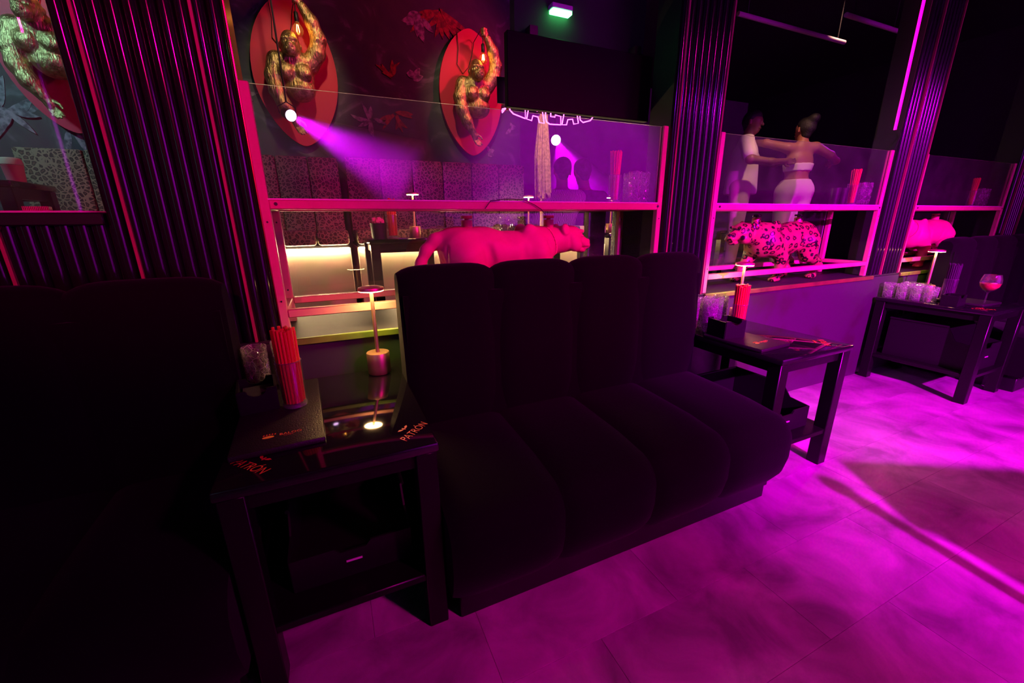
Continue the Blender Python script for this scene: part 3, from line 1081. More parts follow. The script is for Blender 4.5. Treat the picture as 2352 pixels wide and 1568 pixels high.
# dark crinkled side panels behind the panther's head
for x0_, x1_, lb in ((1.40, 1.52, 'narrow crinkled black vinyl panel behind the pink panther nose'), (1.60, 1.86, 'wide crinkled black vinyl panel by the ribbed column')):
    tag(MB().box(x0_, x1_, 2.05, 2.10, LZ, 1.28, 0.006).build('vinyl_panel', M_GLITTER), lb, 'panel')
tag(MB().box(3.36, 3.60, 2.05, 2.10, LZ, 1.28, 0.006).build('vinyl_panel', M_BLACKPL), 'plain black panel behind the leopard tail', 'panel')

# LED flex with its cable, on the right jamb of the leopard display
t = thing('led_strip', 'glowing pink light strip running down beside the leopard display', 'light strip', (3.592, 1.70, 1.77))
MB().tube([(0, 0, 0), (-0.004, 0, 0.3), (-0.012, 0, 0.7), (-0.02, 0, 1.42)], 0.0085, 8).build('tube', M_LEDPINK, t)
MB().tube([(0, 0, 0), (0.03, -0.01, 0.008), (0.055, -0.012, -0.01), (0.06, -0.012, -0.04), (0.045, -0.012, -0.08), (0.03, -0.008, -0.13)], 0.002, 6).build('cable', M_CABLE, t)

# ------------------------------------------------------------------ channelled sofas
def loft_channel(prof, w_, depth, nx=10):
    """closed side profile (y,z) swept over a channel of width w_, puffed between its two seams"""
    P = [Vector((p[0], p[1])) for p in prof]
    m = len(P)
    nor = []
    for i in range(m):
        t_ = (P[(i + 1) % m] - P[i - 1]).normalized()
        nor.append(Vector((t_.y, -t_.x)))
    vs, fs = [], []
    us = [-1 + 2 * i / nx for i in range(nx + 1)]
    us = [math.copysign(abs(u) ** 0.6, u) for u in us]
    for u in us:
        off = depth * (1 - abs(u) ** 5.0) - depth
        for p, q in zip(P, nor):
            a = p + q * off
            vs.append((u * w_ / 2, a.x, a.y))
    for i in range(nx):
        for k in range(m):
            q = (k + 1) % m
            fs.append((i * m + k, i * m + q, (i + 1) * m + q, (i + 1) * m + k))
    fs.append(tuple(range(m)))
    fs.append(tuple(nx * m + k for k in reversed(range(m))))
    return MB().add(vs, fs)


def arc(cx, cy, r, a0, a1, n=6):
    return [(cx + r * math.cos(R(a0 + (a1 - a0) * i / n)), cy + r * math.sin(R(a0 + (a1 - a0) * i / n))) for i in range(n + 1)]


SEAT_PROF = ([(0.02, 0.10), (-0.02, 0.16), (-0.035, 0.23)] + arc(0.085, 0.30, 0.12, 185, 100, 7) + [(0.2, 0.435), (0.4, 0.442), (0.56, 0.445)] + [(0.58, 0.40), (0.58, 0.10)])
BACK_PROF = ([(0.525, 0.40), (0.515, 0.55), (0.52, 0.75), (0.535, 0.93)] + arc(0.60, 0.985, 0.068, 170, 20, 7) + [(0.68, 0.9), (0.685, 0.6), (0.685, 0.12), (0.60, 0.12)])
SEAT_PROF = SEAT_PROF[::-1]
BACK_PROF = BACK_PROF[::-1]
CH = 0.368


def sofa(label, loc):
    t = thing('sofa', label, 'sofa', loc)
    seat = loft_channel(SEAT_PROF, CH, 0.022).mesh('seat_channel', M_VELVET, ang=50)
    back = loft_channel(BACK_PROF, CH, 0.026).mesh('back_channel', M_VELVET, ang=50)
    for k in range(4):
        x = CH * (k + 0.5)
        link('seat_channel', seat, t, (x, 0, 0))
        link('back_channel', back, t, (x, 0, 0))
    MB().box(0.03, 4 * CH - 0.03, 0.045, 0.64, 0.0, 0.115, 0.004).build('kick_base', M_BLACKPL, t)
    mb = MB()
    mb.prism([(p[0], p[1]) for p in [(0.09, 0.11), (0.09, 0.36), (0.53, 0.40), (0.545, 0.95), (0.66, 0.95), (0.67, 0.11)]], 0.012, 4 * CH - 0.012, 'x')
    mb.build('frame', M_VELVET, t)
    return t


sofa_a = sofa('black velvet sofa in the middle with four upright channels', (0.208, 0.915, 0))
dup(sofa_a, (-1.79, 0.925, 0), None, 'near black velvet sofa at the left edge beside the lamp table')
dup(sofa_a, (4.285, 0.93, 0), None, 'dark velvet sofa at the far right behind the wine glass')


# ------------------------------------------------------------------ side tables
def side_table(label, x0, x1, y0, y1, z, base, shelf=True, leg=0.058, group=None):
    t = thing('side_table', label, 'table', ((x0 + x1) / 2, (y0 + y1) / 2, base), 0, group)
    hx, hy = (x1 - x0) / 2, (y1 - y0) / 2
    h = z - base
    MB().box(-hx, hx, -hy, hy, h - 0.028, h, 0.006).build('tabletop', M_LACQ, t)
    mb = MB()
    for s in (-1, 1):
        mb.box(-hx + leg, hx - leg, s * (hy - 0.035) - 0.012, s * (hy - 0.035) + 0.012, h - 0.075, h - 0.028)
        mb.box(s * (hx - 0.035) - 0.012, s * (hx - 0.035) + 0.012, -hy + leg, hy - leg, h - 0.075, h - 0.028)
    mb.build('apron', M_LACQLEG, t)
    leg_me = MB().box(-leg / 2, leg / 2, -leg / 2, leg / 2, 0, h - 0.028, 0.003).mesh('leg', M_LACQLEG)
    for sx in (-1, 1):
        for sy in (-1, 1):
            link('leg', leg_me, t, (sx * (hx - leg / 2 - 0.006), sy * (hy - leg / 2 - 0.006), 0))
    if shelf:
        MB().box(-hx + 0.012, hx - 0.012, -hy + 0.012, hy - 0.012, 0.175, 0.20, 0.003).build('shelf', M_LACQLEG, t)
    return t


TZ = 0.632
T1 = side_table('black lacquer side table with the gold lamp, between the two near sofas', -0.312, 0.2065, 0.965, 1.64, TZ, 0)
T2 = side_table('black lacquer side table right of the middle sofa', 1.683, 2.195, 1.0, 1.64, TZ, 0)
T3 = side_table('black lacquer side table with the wine glass at the far right', 3.725, 4.255, 1.02, 1.64, TZ, 0)


def print_text(parent, body, p0, p1, z, m, cap=None, shear=0.0, hgt=None, name='lettering'):
    """flat print on a top face between two table-space points"""
    me = text_mesh(body, 1.0, 0.0, shear)
    xs = [v.co.x for v in me.vertices]
    ys = [v.co.y for v in me.vertices]
    w_ = max(xs) - min(xs)
    d = Vector((p1[0] - p0[0], p1[1] - p0[1]))
    sx = d.length / w_
    sy = (hgt / (max(ys) - min(ys))) if hgt else sx
    for v in me.vertices:
        v.co.x = (v.co.x - min(xs)) * sx
        v.co.y = v.co.y * sy
    me.materials.clear()
    me.materials.append(m)
    o = link(name, me, parent)
    o.location = (p0[0] - parent.location.x, p0[1] - parent.location.y, z - parent.location.z)
    o.rotation_euler = (0, 0, math.atan2(d.y, d.x))
    return o


def bee_mark(parent, c, z, s, m, rz):
    """the small winged emblem printed above the corner lettering"""
    mb = MB()
    for sx in (-1, 1):
        poly = [(sx * s * 0.12, 0), (sx * s * 0.55, s * 0.38), (sx * s * 0.95, s * 0.30), (sx * s * 0.7, s * 0.02), (sx * s * 0.3, -s * 0.1)]
        mb.prism(poly if sx > 0 else poly[::-1], 0, 0.0004, 'z')
    mb.prism([(0.13 * s * math.cos(a * PI / 4), s * 0.05 + 0.34 * s * math.sin(a * PI / 4)) for a in range(8)], 0, 0.0004, 'z')
    o = mb.build('emblem', m, parent, smooth=False)
    o.location = (c[0] - parent.location.x, c[1] - parent.location.y, z - parent.location.z)
    o.rotation_euler = (0, 0, rz)
    return o


for T, pts in ((T1, (((-0.292, 1.085), (-0.214, 1.000)), ((0.128, 1.008), (0.206, 1.086)))),
               (T2, (((2.080, 1.035), (2.158, 1.113)),)), (T3, (((3.740, 1.125), (3.818, 1.040)),))):
    for p0, p1 in pts:
        print_text(T, 'PATRÓN', p0, p1, TZ + 0.0006, M_REDPRINT, shear=0.25, hgt=0.034)
        d = Vector((p1[0] - p0[0], p1[1] - p0[1])).normalized()
        c = Vector(((p0[0] + p1[0]) / 2, (p0[1] + p1[1]) / 2)) + Vector((-d.y, d.x)) * 0.048
        bee_mark(T, c, TZ + 0.0006, 0.022, M_REDPRINT, math.atan2(d.y, d.x))


# ------------------------------------------------------------------ storage bins on the table shelves
def storage_bin(label, loc, w_=0.33, d_=0.42, h_=0.17):
    t = thing('storage_bin', label, 'bin', loc)
    a, b = w_ / 2, d_ / 2
    mb = MB()
    mb.box(-a, a, -b, b, 0, 0.006)
    for s in (-1, 1):
        # side walls drop towards the open front
        poly = [(-b, 0.0), (-b, h_ * 0.62), (-b * 0.55, h_ * 0.68), (-b * 0.35, h_), (b, h_), (b, 0.0)]
        mb.prism(poly, s * a - 0.003, s * a + 0.003, 'x')
    mb.box(-a, a, b - 0.006, b, 0, h_)
    mb.build('tray', M_BLACKPL, t)
    mb = MB()
    mb.prism([(-a, 0), (a, 0), (a, h_ * 0.62), (a * 0.3, h_ * 0.62), (a * 0.22, h_ * 0.52), (-a * 0.22, h_ * 0.52), (-a * 0.3, h_ * 0.62), (-a, h_ * 0.62)], -b - 0.004, -b + 0.003)
    mb.build('front_panel', M_BLACKPL, t)
    mb = MB()
    for s in (-1, 1):
        mb.tube([(s * (a + 0.004), -b * 0.35, h_), (s * (a + 0.004), b, h_)], 0.007, 8)
    mb.tube([(-a, b, h_), (a, b, h_)], 0.007, 8)
    mb.build('rim', M_BLACKPL, t)
    MB().box(-0.022, 0.022, -b - 0.0055, -b - 0.0035, h_ * 0.3, h_ * 0.3 + 0.006).build('label_slot', M_WHITEPL, t)
    return t


storage_bin('black open front storage bin on the shelf of the lamp table', (-0.045, 1.28, 0.201))
storage_bin('black storage bin on the shelf of the table right of the sofa', (1.925, 1.29, 0.201))
storage_bin('black storage bin on the shelf of the wine glass table', (3.99, 1.31, 0.201), w_=0.36, d_=0.48, h_=0.28)


# ------------------------------------------------------------------ cordless table lamps
def table_lamp(label, loc):
    t = thing('table_lamp', label, 'lamp', loc)
    MB().lathe([(0.0, 0), (0.042, 0), (0.0435, 0.002), (0.0435, 0.083), (0.042, 0.085), (0.0, 0.0855)], 32).build('base', M_GOLD, t)
    MB().lathe([(0.0075, 0.085), (0.0068, 0.326)], 16).build('stem', M_GOLD, t)
    hd = MB().lathe([(0.0, 0.345), (0.030, 0.344), (0.046, 0.339), (0.048, 0.334), (0.0475, 0.3285), (0.0455, 0.3275), (0.0455, 0.3290), (0.0, 0.3290)], 32).build('lamp_head', M_GOLD, t)
    MB().lathe([(0.008, 0.3286), (0.0453, 0.3286), (0.0453, 0.3262), (0.043, 0.3252), (0.008, 0.3248)], 32, close=True).build('light_ring', M_LED, hd)
    return t


lamp_a = table_lamp('gold mushroom table lamp on the near table left of the middle sofa', (0.125, 1.595, TZ + 0.0005))
dup(lamp_a, (2.085, 1.535, TZ + 0.0005), None, 'gold table lamp behind the red straws on the table right of the sofa')
dup(lamp_a, (4.06, 1.49, TZ + 0.0005), None, 'gold table lamp on the wine glass table at the far right')


# ------------------------------------------------------------------ drinking straws in glasses
def straw_glass(label, sgroup, slabel, loc, r=0.036, h=0.15, n=26, sl=0.235, mats=(M_STRAWRED,), lean=0.1, sr=0.0046):
    t = thing('straw_glass', label, 'glass', loc)
    MB().lathe([(0, 0), (r * 0.93, 0), (r * 0.95, 0.003), (r, h - 0.001), (r - 0.0012, h), (r - 0.0024, h - 0.001), (r * 0.87, 0.014), (0, 0.012)], 28).build('tumbler', M_GLASS, t)
    MB().lathe([(r * 0.6, 0.0006), (r * 0.94, 0.0006), (r * 0.955, 0.006), (r * 0.965, 0.0095), (r * 0.6, 0.0095)], 28, close=True).build('base_ring', M_GLASSRIM, t)
    MB().tube([((r - 0.0012) * math.cos(2 * PI * k / 32), (r - 0.0012) * math.sin(2 * PI * k / 32), h) for k in range(32)], 0.0011, 6, True).build('rim', M_GLASSRIM, t)
    rnd = random.Random(int(loc[0] * 1000))
    me = [MB().cyl((0, 0, 0), (0, 0, 1.0), sr, n=8).mesh('straw', m) for m in mats]
    placed = 0
    ring = [(0, 1)]
    rr = sr * 2.12
    q = 1
    pts = [(0.0, 0.0)]
    while len(pts) < n:
        c = int(2 * PI * q * rr / (sr * 2.1))
        pts += [(q * rr * math.cos(2 * PI * k / c), q * rr * math.sin(2 * PI * k / c)) for k in range(c)]
        q += 1
    mx = max(math.hypot(*p_) for p_ in pts[:n])
    lo_ = min(1.0, (r * 0.86 - sr) / mx)
    if lean > 0.12:
        lo_ *= 0.72
    rim = (r - 0.0026 - sr) / mx
    hi_ = lo_ + (rim - lo_) * (1.0 + lean)
    for (px, py) in pts[:n]:
        o = link('drinking_straw', me[0] if (len(me) == 1 or px < 0.012) else me[1])
        L_ = sl + rnd.uniform(-0.007, 0.007)
        k = lo_ + (rim * 0.97 - lo_) * (L_ / (h - 0.015)) if lean > 0 else lo_
        bx, by = px * lo_, py * lo_
        tx, ty = px * k, py * k
        d = Vector((tx - bx, ty - by, L_))
        o.rotation_euler = d.to_track_quat('Z', 'Y').to_euler()
        o.scale = (1, 1, L_)
        o.location = (loc[0] + bx, loc[1] + by, loc[2] + 0.015)
        tag(o, slabel, 'straw', sgroup)
    return t


straw_glass('clear glass packed with orange red straws on the near lamp table', 'straws in the near glass', 'orange red straw packed in the near glass', (-0.158, 1.35, 0.6525), r=0.0365, h=0.148, n=37, sl=0.232, mats=(M_STRAWRED, M_STRAWOR))
straw_glass('clear glass packed with red straws right of the sofa', 'straws in the glass right of the sofa', 'red straw packed in the glass right of the middle sofa', (1.880, 1.375, 0.6525), r=0.036, h=0.135, n=37, sl=0.215, mats=(M_STRAWRED,))
straw_glass('clear glass with dark straws beside the wine glass', 'dark straws at the far right', 'dark straw in the glass beside the wine glass', (3.885, 1.31, 0.6525), r=0.036, h=0.14, n=37, sl=0.225, mats=(M_STRAWBLK,))
SHZ = 1.289
straw_glass('glass of fanned out pink lit straws on the panther rack shelf', 'straws on the panther rack shelf', 'pink lit straw fanned out on the panther rack shelf', (1.355, 1.77, SHZ), r=0.031, h=0.13, n=26, sl=0.225, mats=(M_STRAWRED,), lean=0.22, sr=0.0036)
straw_glass('glass of red straws on the leopard rack shelf', 'straws on the leopard rack shelf', 'red straw in the glass on the leopard rack shelf', (3.385, 1.76, SHZ), r=0.031, h=0.13, n=26, sl=0.215, mats=(M_STRAWRED,), lean=0.16, sr=0.0036)
straw_glass('glass of red straws on the rack shelf at the far right', 'straws on the far right rack shelf', 'red straw on the far right rack shelf', (5.20, 1.78, SHZ), r=0.031, h=0.13, n=22, sl=0.215, mats=(M_STRAWRED,), lean=0.16, sr=0.0036)


# ------------------------------------------------------------------ crackle cut tumblers
M_CRACKLE = mat_thin_glass('crackle_cut_glass', 0.88, 0.36, 42, 0.9, 0.05, 1.7)
M_TALLGLASS = mat_thin_glass('ribbed_clear_glass', 0.90, 0.16, 30, 0.8, 0.05, 1.8)


def tumbler_mesh(r0, r1, h, m=None):
    return MB().lathe([(0, 0), (r0, 0), (r0 + 0.002, 0.003), (r1, h - 0.0015), (r1 - 0.0016, h), (r1 - 0.0032, h - 0.0015), (r0 - 0.001, 0.012), (0, 0.011)], 24).mesh('tumbler', m or M_CRACKLE)


TUM = tumbler_mesh(0.030, 0.0375, 0.105)
TALL = tumbler_mesh(0.028, 0.0335, 0.15, M_TALLGLASS)


def tumblers(spots, me, label, group, nest=0.026, names=None):
    lv = {1: [''], 2: ['lower ', 'upper '], 3: ['lowest ', 'middle ', 'topmost '], 4: ['lowest ', 'second lowest ', 'second highest ', 'topmost ']}
    for i, (x, y, z, n) in enumerate(spots):
        for k in range(n):
            o = link('tumbler', me, None, (x, y, z + k * nest))
            o.rotation_euler = (0, 0, 1.3 * k + x * 7)
            tag(o, (lv[n][k] + label.format(names[i])) if names else label, 'glass', group)


Z0 = TZ + 0.0005
tumblers([(-0.270, 1.515, Z0, 4), (-0.190, 1.560, Z0, 4)], TUM, 'crackled tumbler of the {} stack on the near lamp table', 'tumblers on the lamp table', names=('left', 'right'))
tumblers([(1.790, 1.475, Z0, 4), (1.708, 1.520, Z0, 4), (1.872, 1.485, Z0, 4), (1.760, 1.590, Z0, 4), (1.850, 1.575, Z0, 3)], TUM,
         'crackled tumbler of the {} stack right of the sofa', 'tumblers on the table right of the sofa', names=('front left', 'leftmost', 'front right', 'back left', 'back right'))
tumblers([(3.80, 1.44, Z0, 1), (3.880, 1.455, Z0, 1), (3.80, 1.52, Z0, 1), (3.88, 1.535, Z0, 1), (3.80, 1.60, Z0, 1), (3.96, 1.47, Z0, 1), (3.96, 1.55, Z0, 1), (3.80, 1.36, Z0, 1)], TUM,
         'crackled tumbler on the wine glass table, {} of the cluster', 'tumblers on the wine glass table', names=('front left second', 'middle front', 'left centre', 'centre', 'rear left', 'right front', 'right rear', 'foremost'))
tumblers([(1.465, 1.75, SHZ, 1), (1.535, 1.77, SHZ, 1), (1.495, 1.83, SHZ, 1)], TALL, 'tall clear tumbler on the panther rack, {} of the three', 'tumblers on the panther rack', names=('left', 'right', 'rear'))
tumblers([(3.465, 1.75, SHZ, 1), (3.540, 1.76, SHZ, 1), (3.50, 1.83, SHZ, 1)], TALL, 'tall clear tumbler on the leopard rack, {} of the three', 'tumblers on the leopard rack', names=('left', 'right', 'rear'))
tumblers([(5.29, 1.77, SHZ, 1), (5.37, 1.78, SHZ, 1), (5.46, 1.79, SHZ, 1)], TALL, 'tall clear tumbler on the far right rack, {} of the three', 'tumblers on the far right rack', names=('left', 'middle', 'right'))
DARKT = MB().lathe([(0, 0), (0.026, 0), (0.031, 0.11), (0.029, 0.11), (0.024, 0.008), (0, 0.008)], 20).mesh('cup', M_BLACKPL)
for i, (x, y) in enumerate([(3.20, 1.77), (3.27, 1.76), (3.32, 1.81)]):
    tag(link('cup', DARKT, None, (x, y, SHZ)), 'dark plastic cup left of the straws on the leopard rack', 'cup', 'dark cups on the leopard rack')


# ------------------------------------------------------------------ menus, caddies, wine glass
def menu_folder(label, cx, cy, w_, d_, rz, z):
    t = thing('menu_folder', label, 'menu', (cx, cy, z), rz)
    MB().box(-w_ / 2, w_ / 2, -d_ / 2, d_ / 2, 0, 0.018, 0.006).build('cover', M_LEATHER, t)
    return t


def folder_print(t, x, y, s):
    """paw emblem, name and small line under it, printed along the front edge"""
    mb = MB()
    mb.prism([(x + s * (0.55 + 0.55 * math.cos(a * PI / 8)), y + s * 0.28 * math.sin(a * PI / 8) * (1.0 if a < 8 else 0.8)) for a in range(16)], 0, 0.0005, 'z')
    mb.build('paw_pad', M_YEPRINT, t, (0, 0, 0.0183), smooth=False)
    mb = MB()
    for k in range(5):
        cx = x + s * (0.12 + 0.26 * k)
        cy = y + s * (0.36 + 0.10 * math.sin(PI * (k + 0.5) / 5))
        mb.prism([(cx - s * 0.07, cy), (cx + s * 0.07, cy), (cx + s * 0.09, cy + s * 0.16), (cx + s * 0.02, cy + s * 0.34), (cx - s * 0.06, cy + s * 0.16)], 0, 0.0005, 'z')
    mb.build('paw_claws', M_REDPRINT, t, (0, 0, 0.0183), smooth=False)
    for body, x0_, y0_, sz, m, sp in (('BALOO', x + s * 1.55, y - s * 0.02, s * 0.62, M_ORPRINT, 1.05), ('TOTEM', x + s * 1.95, y - s * 0.34, s * 0.24, M_REDPRINT, 1.25)):
        me = text_mesh(body, sz, 0.0002, 0, sp)
        me.materials.clear()
        me.materials.append(m)
        link('lettering', me, t, (x0_, y0_, 0.0186))


m1 = menu_folder('black leatherette menu folder under the straw glass on the lamp table', -0.197, 1.335, 0.225, 0.49, R(3), TZ + 0.0005)
folder_print(m1, -0.04, -0.18, 0.026)
m2 = menu_folder('black leatherette menu folder on the table right of the sofa', 1.785, 1.255, 0.22, 0.30, R(4), TZ + 0.0005)
folder_print(m2, -0.045, -0.08, 0.026)
m3 = menu_folder('black leatherette menu folder by the wine glass', 3.98, 1.235, 0.24, 0.25, R(-3), TZ + 0.0005)


def caddy(label, loc, w_, d_, h_, rz=0):
    t = thing('napkin_caddy', label, 'caddy', loc, rz)
    a, b = w_ / 2, d_ / 2
    mb = MB()
    mb.box(-a, a, -b, b, 0, 0.006)
    # end walls are scooped so that napkins can be lifted out
    for s in (-1, 1):
        poly = [(-a, 0), (a, 0), (a, h_)] + [(a * 0.55 * math.cos(PI * i / 8), h_ - 0.022 * math.sin(PI * i / 8)) for i in range(9)] + [(-a, h_)]
        mb.prism(poly, s * b - 0.003, s * b + 0.003)
        mb.box(s * a - 0.003, s * a + 0.003, -b, b, 0, h_ - (0.0 if s > 0 else 0.004))
    mb.build('holder', M_BLACKPL, t)
    MB().box(-a + 0.008, a - 0.008, -b + 0.008, b - 0.008, 0.0065, h_ - 0.026, 0.003).build('napkin_stack', M_DARKCLOTH, t)
    return t


caddy('black napkin caddy before the tumblers on the lamp table', (-0.262, 1.40, TZ + 0.019), 0.10, 0.12, 0.075, R(8))
caddy('black napkin caddy in front of the tumblers right of the sofa', (1.745, 1.335, TZ + 0.019), 0.115, 0.115, 0.085, R(-8))
caddy('black napkin caddy in front of the dark straws', (3.80, 1.245, TZ + 0.0005), 0.11, 0.08, 0.07)

t = thing('wine_glass', 'balloon wine glass with an amber pink drink on the right table', 'wine glass', (3.955, 1.145, TZ + 0.0008))
MB().lathe([(0, 0), (0.036, 0), (0.037, 0.0015), (0.02, 0.004), (0.006, 0.009), (0.0042, 0.02), (0.004, 0.08), (0.008, 0.088), (0.03, 0.102), (0.046, 0.125), (0.0515, 0.15), (0.049, 0.175), (0.041, 0.203),
            (0.040, 0.203), (0.048, 0.175), (0.0502, 0.15), (0.0448, 0.126), (0.028, 0.105), (0.0, 0.096)], 32).build('glass_bowl_and_stem', M_GLASS, t)
MB().lathe([(0, 0.0968), (0.027, 0.1052), (0.0443, 0.1265), (0.0490, 0.1460), (0.0, 0.1462)], 32).build('drink', M_WINE, t)
MB().sphere((0.012, -0.012, 0.143), (0.026, 0.018, 0.008), 12, 6).build('ice', M_FOAM, t)


# ------------------------------------------------------------------ big cat statues
def cat_mesh():
    S = SDF((-0.62, -0.15, -0.01), (0.46, 0.15, 0.43), 0.0055)
    # trunk
    S.cap((-0.30, 0, 0.298), (-0.18, 0, 0.285), 0.097, 0.098, 0.03)
    S.cap((-0.18, 0, 0.285), (-0.02, 0, 0.268), 0.098, 0.092, 0.04)
    S.cap((-0.02, 0, 0.268), (0.10, 0, 0.275), 0.092, 0.096, 0.04)
    S.ell((0.09, 0, 0.262), (0.085, 0.078, 0.10), 0.04)
    S.ell((-0.06, 0, 0.215), (0.14, 0.066, 0.055), 0.04)
    for s in (-1, 1):
        S.ell((0.055, 0.052 * s, 0.335), (0.045, 0.026, 0.068), 0.02, (0, -14, 0))
        S.ell((0.075, 0.064 * s, 0.265), (0.055, 0.032, 0.085), 0.025, (0, 12, 0))
        S.ell((-0.285, 0.062 * s, 0.265), (0.085, 0.044, 0.11), 0.03, (0, 18, 0))
        S.ell((-0.14, 0.082 * s, 0.27), (0.07, 0.02, 0.05), 0.03)
    # neck and head
    S.cap((0.10, 0, 0.315), (0.235, 0, 0.318), 0.074, 0.066, 0.035)
    S.ell((0.280, 0, 0.325), (0.075, 0.066, 0.066), 0.018, (0, 14, 0))
    S.ell((0.325, 0, 0.342), (0.054, 0.047, 0.044), 0.015, (0, 32, 0))
    S.ell((0.374, 0, 0.306), (0.052, 0.036, 0.033), 0.012, (0, 26, 0))
    S.ell((0.413, 0, 0.309), (0.014, 0.018, 0.014), 0.008)
    S.ell((0.366, 0, 0.268), (0.038, 0.027, 0.016), 0.007, (0, 8, 0))
    for s in (-1, 1):
        S.ell((0.393, 0.018 * s, 0.290), (0.027, 0.018, 0.020), 0.006)
        S.ell((0.312, 0.046 * s, 0.294), (0.038, 0.024, 0.034), 0.010)
        S.ell((0.348, 0.033 * s, 0.362), (0.024, 0.014, 0.010), 0.007)
        S.ell((0.362, 0.041 * s, 0.338), (0.015, 0.010, 0.009), 0.005, sub=True)
        S.ell((0.357, 0.035 * s, 0.338), (0.011, 0.009, 0.008), 0.003)
        S.ell((0.246, 0.054 * s, 0.372), (0.024, 0.014, 0.031), 0.006, (22 * s, 14, 0))
        S.ell((0.252, 0.068 * s, 0.372), (0.015, 0.010, 0.021), 0.004, (22 * s, 14, 0), sub=True)
        # folds: behind the jaw, before the shoulder, along the flank
        S.cap((0.268, 0.068 * s, 0.345), (0.275, 0.066 * s, 0.275), 0.005, 0.007, 0.010, sub=True)
        S.cap((0.128, 0.090 * s, 0.360), (0.150, 0.092 * s, 0.250), 0.006, 0.009, 0.016, sub=True)
        S.cap((-0.005, 0.108 * s, 0.330), (0.000, 0.108 * s, 0.230), 0.008, 0.012, 0.024, sub=True)
        S.cap((-0.185, 0.112 * s, 0.300), (-0.165, 0.104 * s, 0.215), 0.010, 0.016, 0.026, sub=True)
        S.cap((-0.370, 0.072 * s, 0.300), (-0.375, 0.070 * s, 0.220), 0.006, 0.009, 0.016, sub=True)
    S.cap((0.375, -0.03, 0.2795), (0.375, 0.03, 0.2795), 0.0035, k=0.003, sub=True)
    S.cap((0.335, 0.044, 0.282), (0.402, 0.028, 0.279), 0.0045, k=0.004, sub=True)
    S.cap((0.335, -0.044, 0.282), (0.402, -0.028, 0.279), 0.0045, k=0.004, sub=True)

    def leg(pts, paw):
        S.chain(pts, 0.022)
        x, y = paw
        S.ell((x, y, 0.018), (0.040, 0.029, 0.020), 0.012)
        for q in (-0.019, -0.0065, 0.0065, 0.019):
            S.ell((x + 0.034 - abs(q) * 0.4, y + q, 0.013), (0.014, 0.0062, 0.0125), 0.003)
    leg([((0.07, 0.062, 0.26), 0.055), ((-0.035, 0.064, 0.165), 0.038), ((-0.035, 0.064, 0.075), 0.026), ((-0.022, 0.064, 0.03), 0.024)], (-0.008, 0.064))
    leg([((0.09, -0.062, 0.26), 0.055), ((0.105, -0.064, 0.165), 0.038), ((0.175, -0.064, 0.075), 0.026), ((0.185, -0.064, 0.03), 0.024)], (0.205, -0.064))
    leg([((-0.29, 0.062, 0.26), 0.080), ((-0.315, 0.068, 0.17), 0.052), ((-0.435, 0.066, 0.112), 0.028), ((-0.418, 0.066, 0.035), 0.023)], (-0.400, 0.066))
    leg([((-0.28, -0.062, 0.26), 0.080), ((-0.235, -0.068, 0.17), 0.052), ((-0.335, -0.066, 0.112), 0.028), ((-0.300, -0.066, 0.035), 0.023)], (-0.280, -0.066))
    S.chain([((-0.345, 0, 0.350), 0.036), ((-0.405, 0, 0.335), 0.029), ((-0.450, 0, 0.290), 0.025), ((-0.478, 0, 0.235), 0.022), ((-0.515, 0, 0.155), 0.0185), ((-0.545, 0, 0.09), 0.0165), ((-0.575, 0, 0.07), 0.015)], 0.02)
    S.clip(2, 0.0, True)
    return S.mesh('body', M_PINKSTATUE)


CAT = cat_mesh()


def cat_statue(name, label, loc, rz, m, cap_m, chain):
    t = thing(name, label, 'statue', loc, rz)
    me = CAT.copy()
    me.materials.clear()
    me.materials.append(m)
    link('body', me, t)
    for x, z0 in ((-0.252, 0.375), (0.178, 0.355)):
        nk = MB().lathe([(0, 0), (0.026, 0), (0.0255, 0.418 - z0), (0.024, 0.421 - z0), (0, 0.421 - z0)], 24).build('bottle_neck', m, t, (x, 0, z0))
        MB().lathe([(0, 0), (0.011, 0), (0.011, 0.006), (0.0258, 0.006), (0.0265, 0.008), (0.0265, 0.018), (0.0255, 0.0195), (0, 0.0195)], 28).build('cap', cap_m, nk, (0, 0, 0.421 - z0))
    if chain:
        mb = MB()
        for k in range(64):
            a = 2 * PI * k / 64
            u, v = math.cos(a), math.sin(a)
            c = Vector((0.178, 0, 0.315)) + Vector((-0.32, 0, 0.95)) * u * 0.077 + Vector((0, 1, 0)) * v * 0.0755
            mb.sphere(c, 0.0032, 6, 4)
        mb.build('chain_collar', M_CHAIN, t)
    return t


cat_statue('panther_statue', 'plain pink panther statue facing right behind the sofa', (0.85, 1.86, LZ + 0.0005), 0, M_PINKSTATUE, M_CAPRED, True)
cat_statue('leopard_statue', 'spotted leopard statue facing left on the ledge', (2.757, 1.865, LZ + 0.0005), PI, M_LEOSTATUE, M_CAPBLK, False)
cat_statue('panther_statue', 'pink panther statue at the right behind the far table lamp', (4.62, 1.86, LZ + 0.0005), PI, M_PINKSTATUE, M_CAPRED, True)

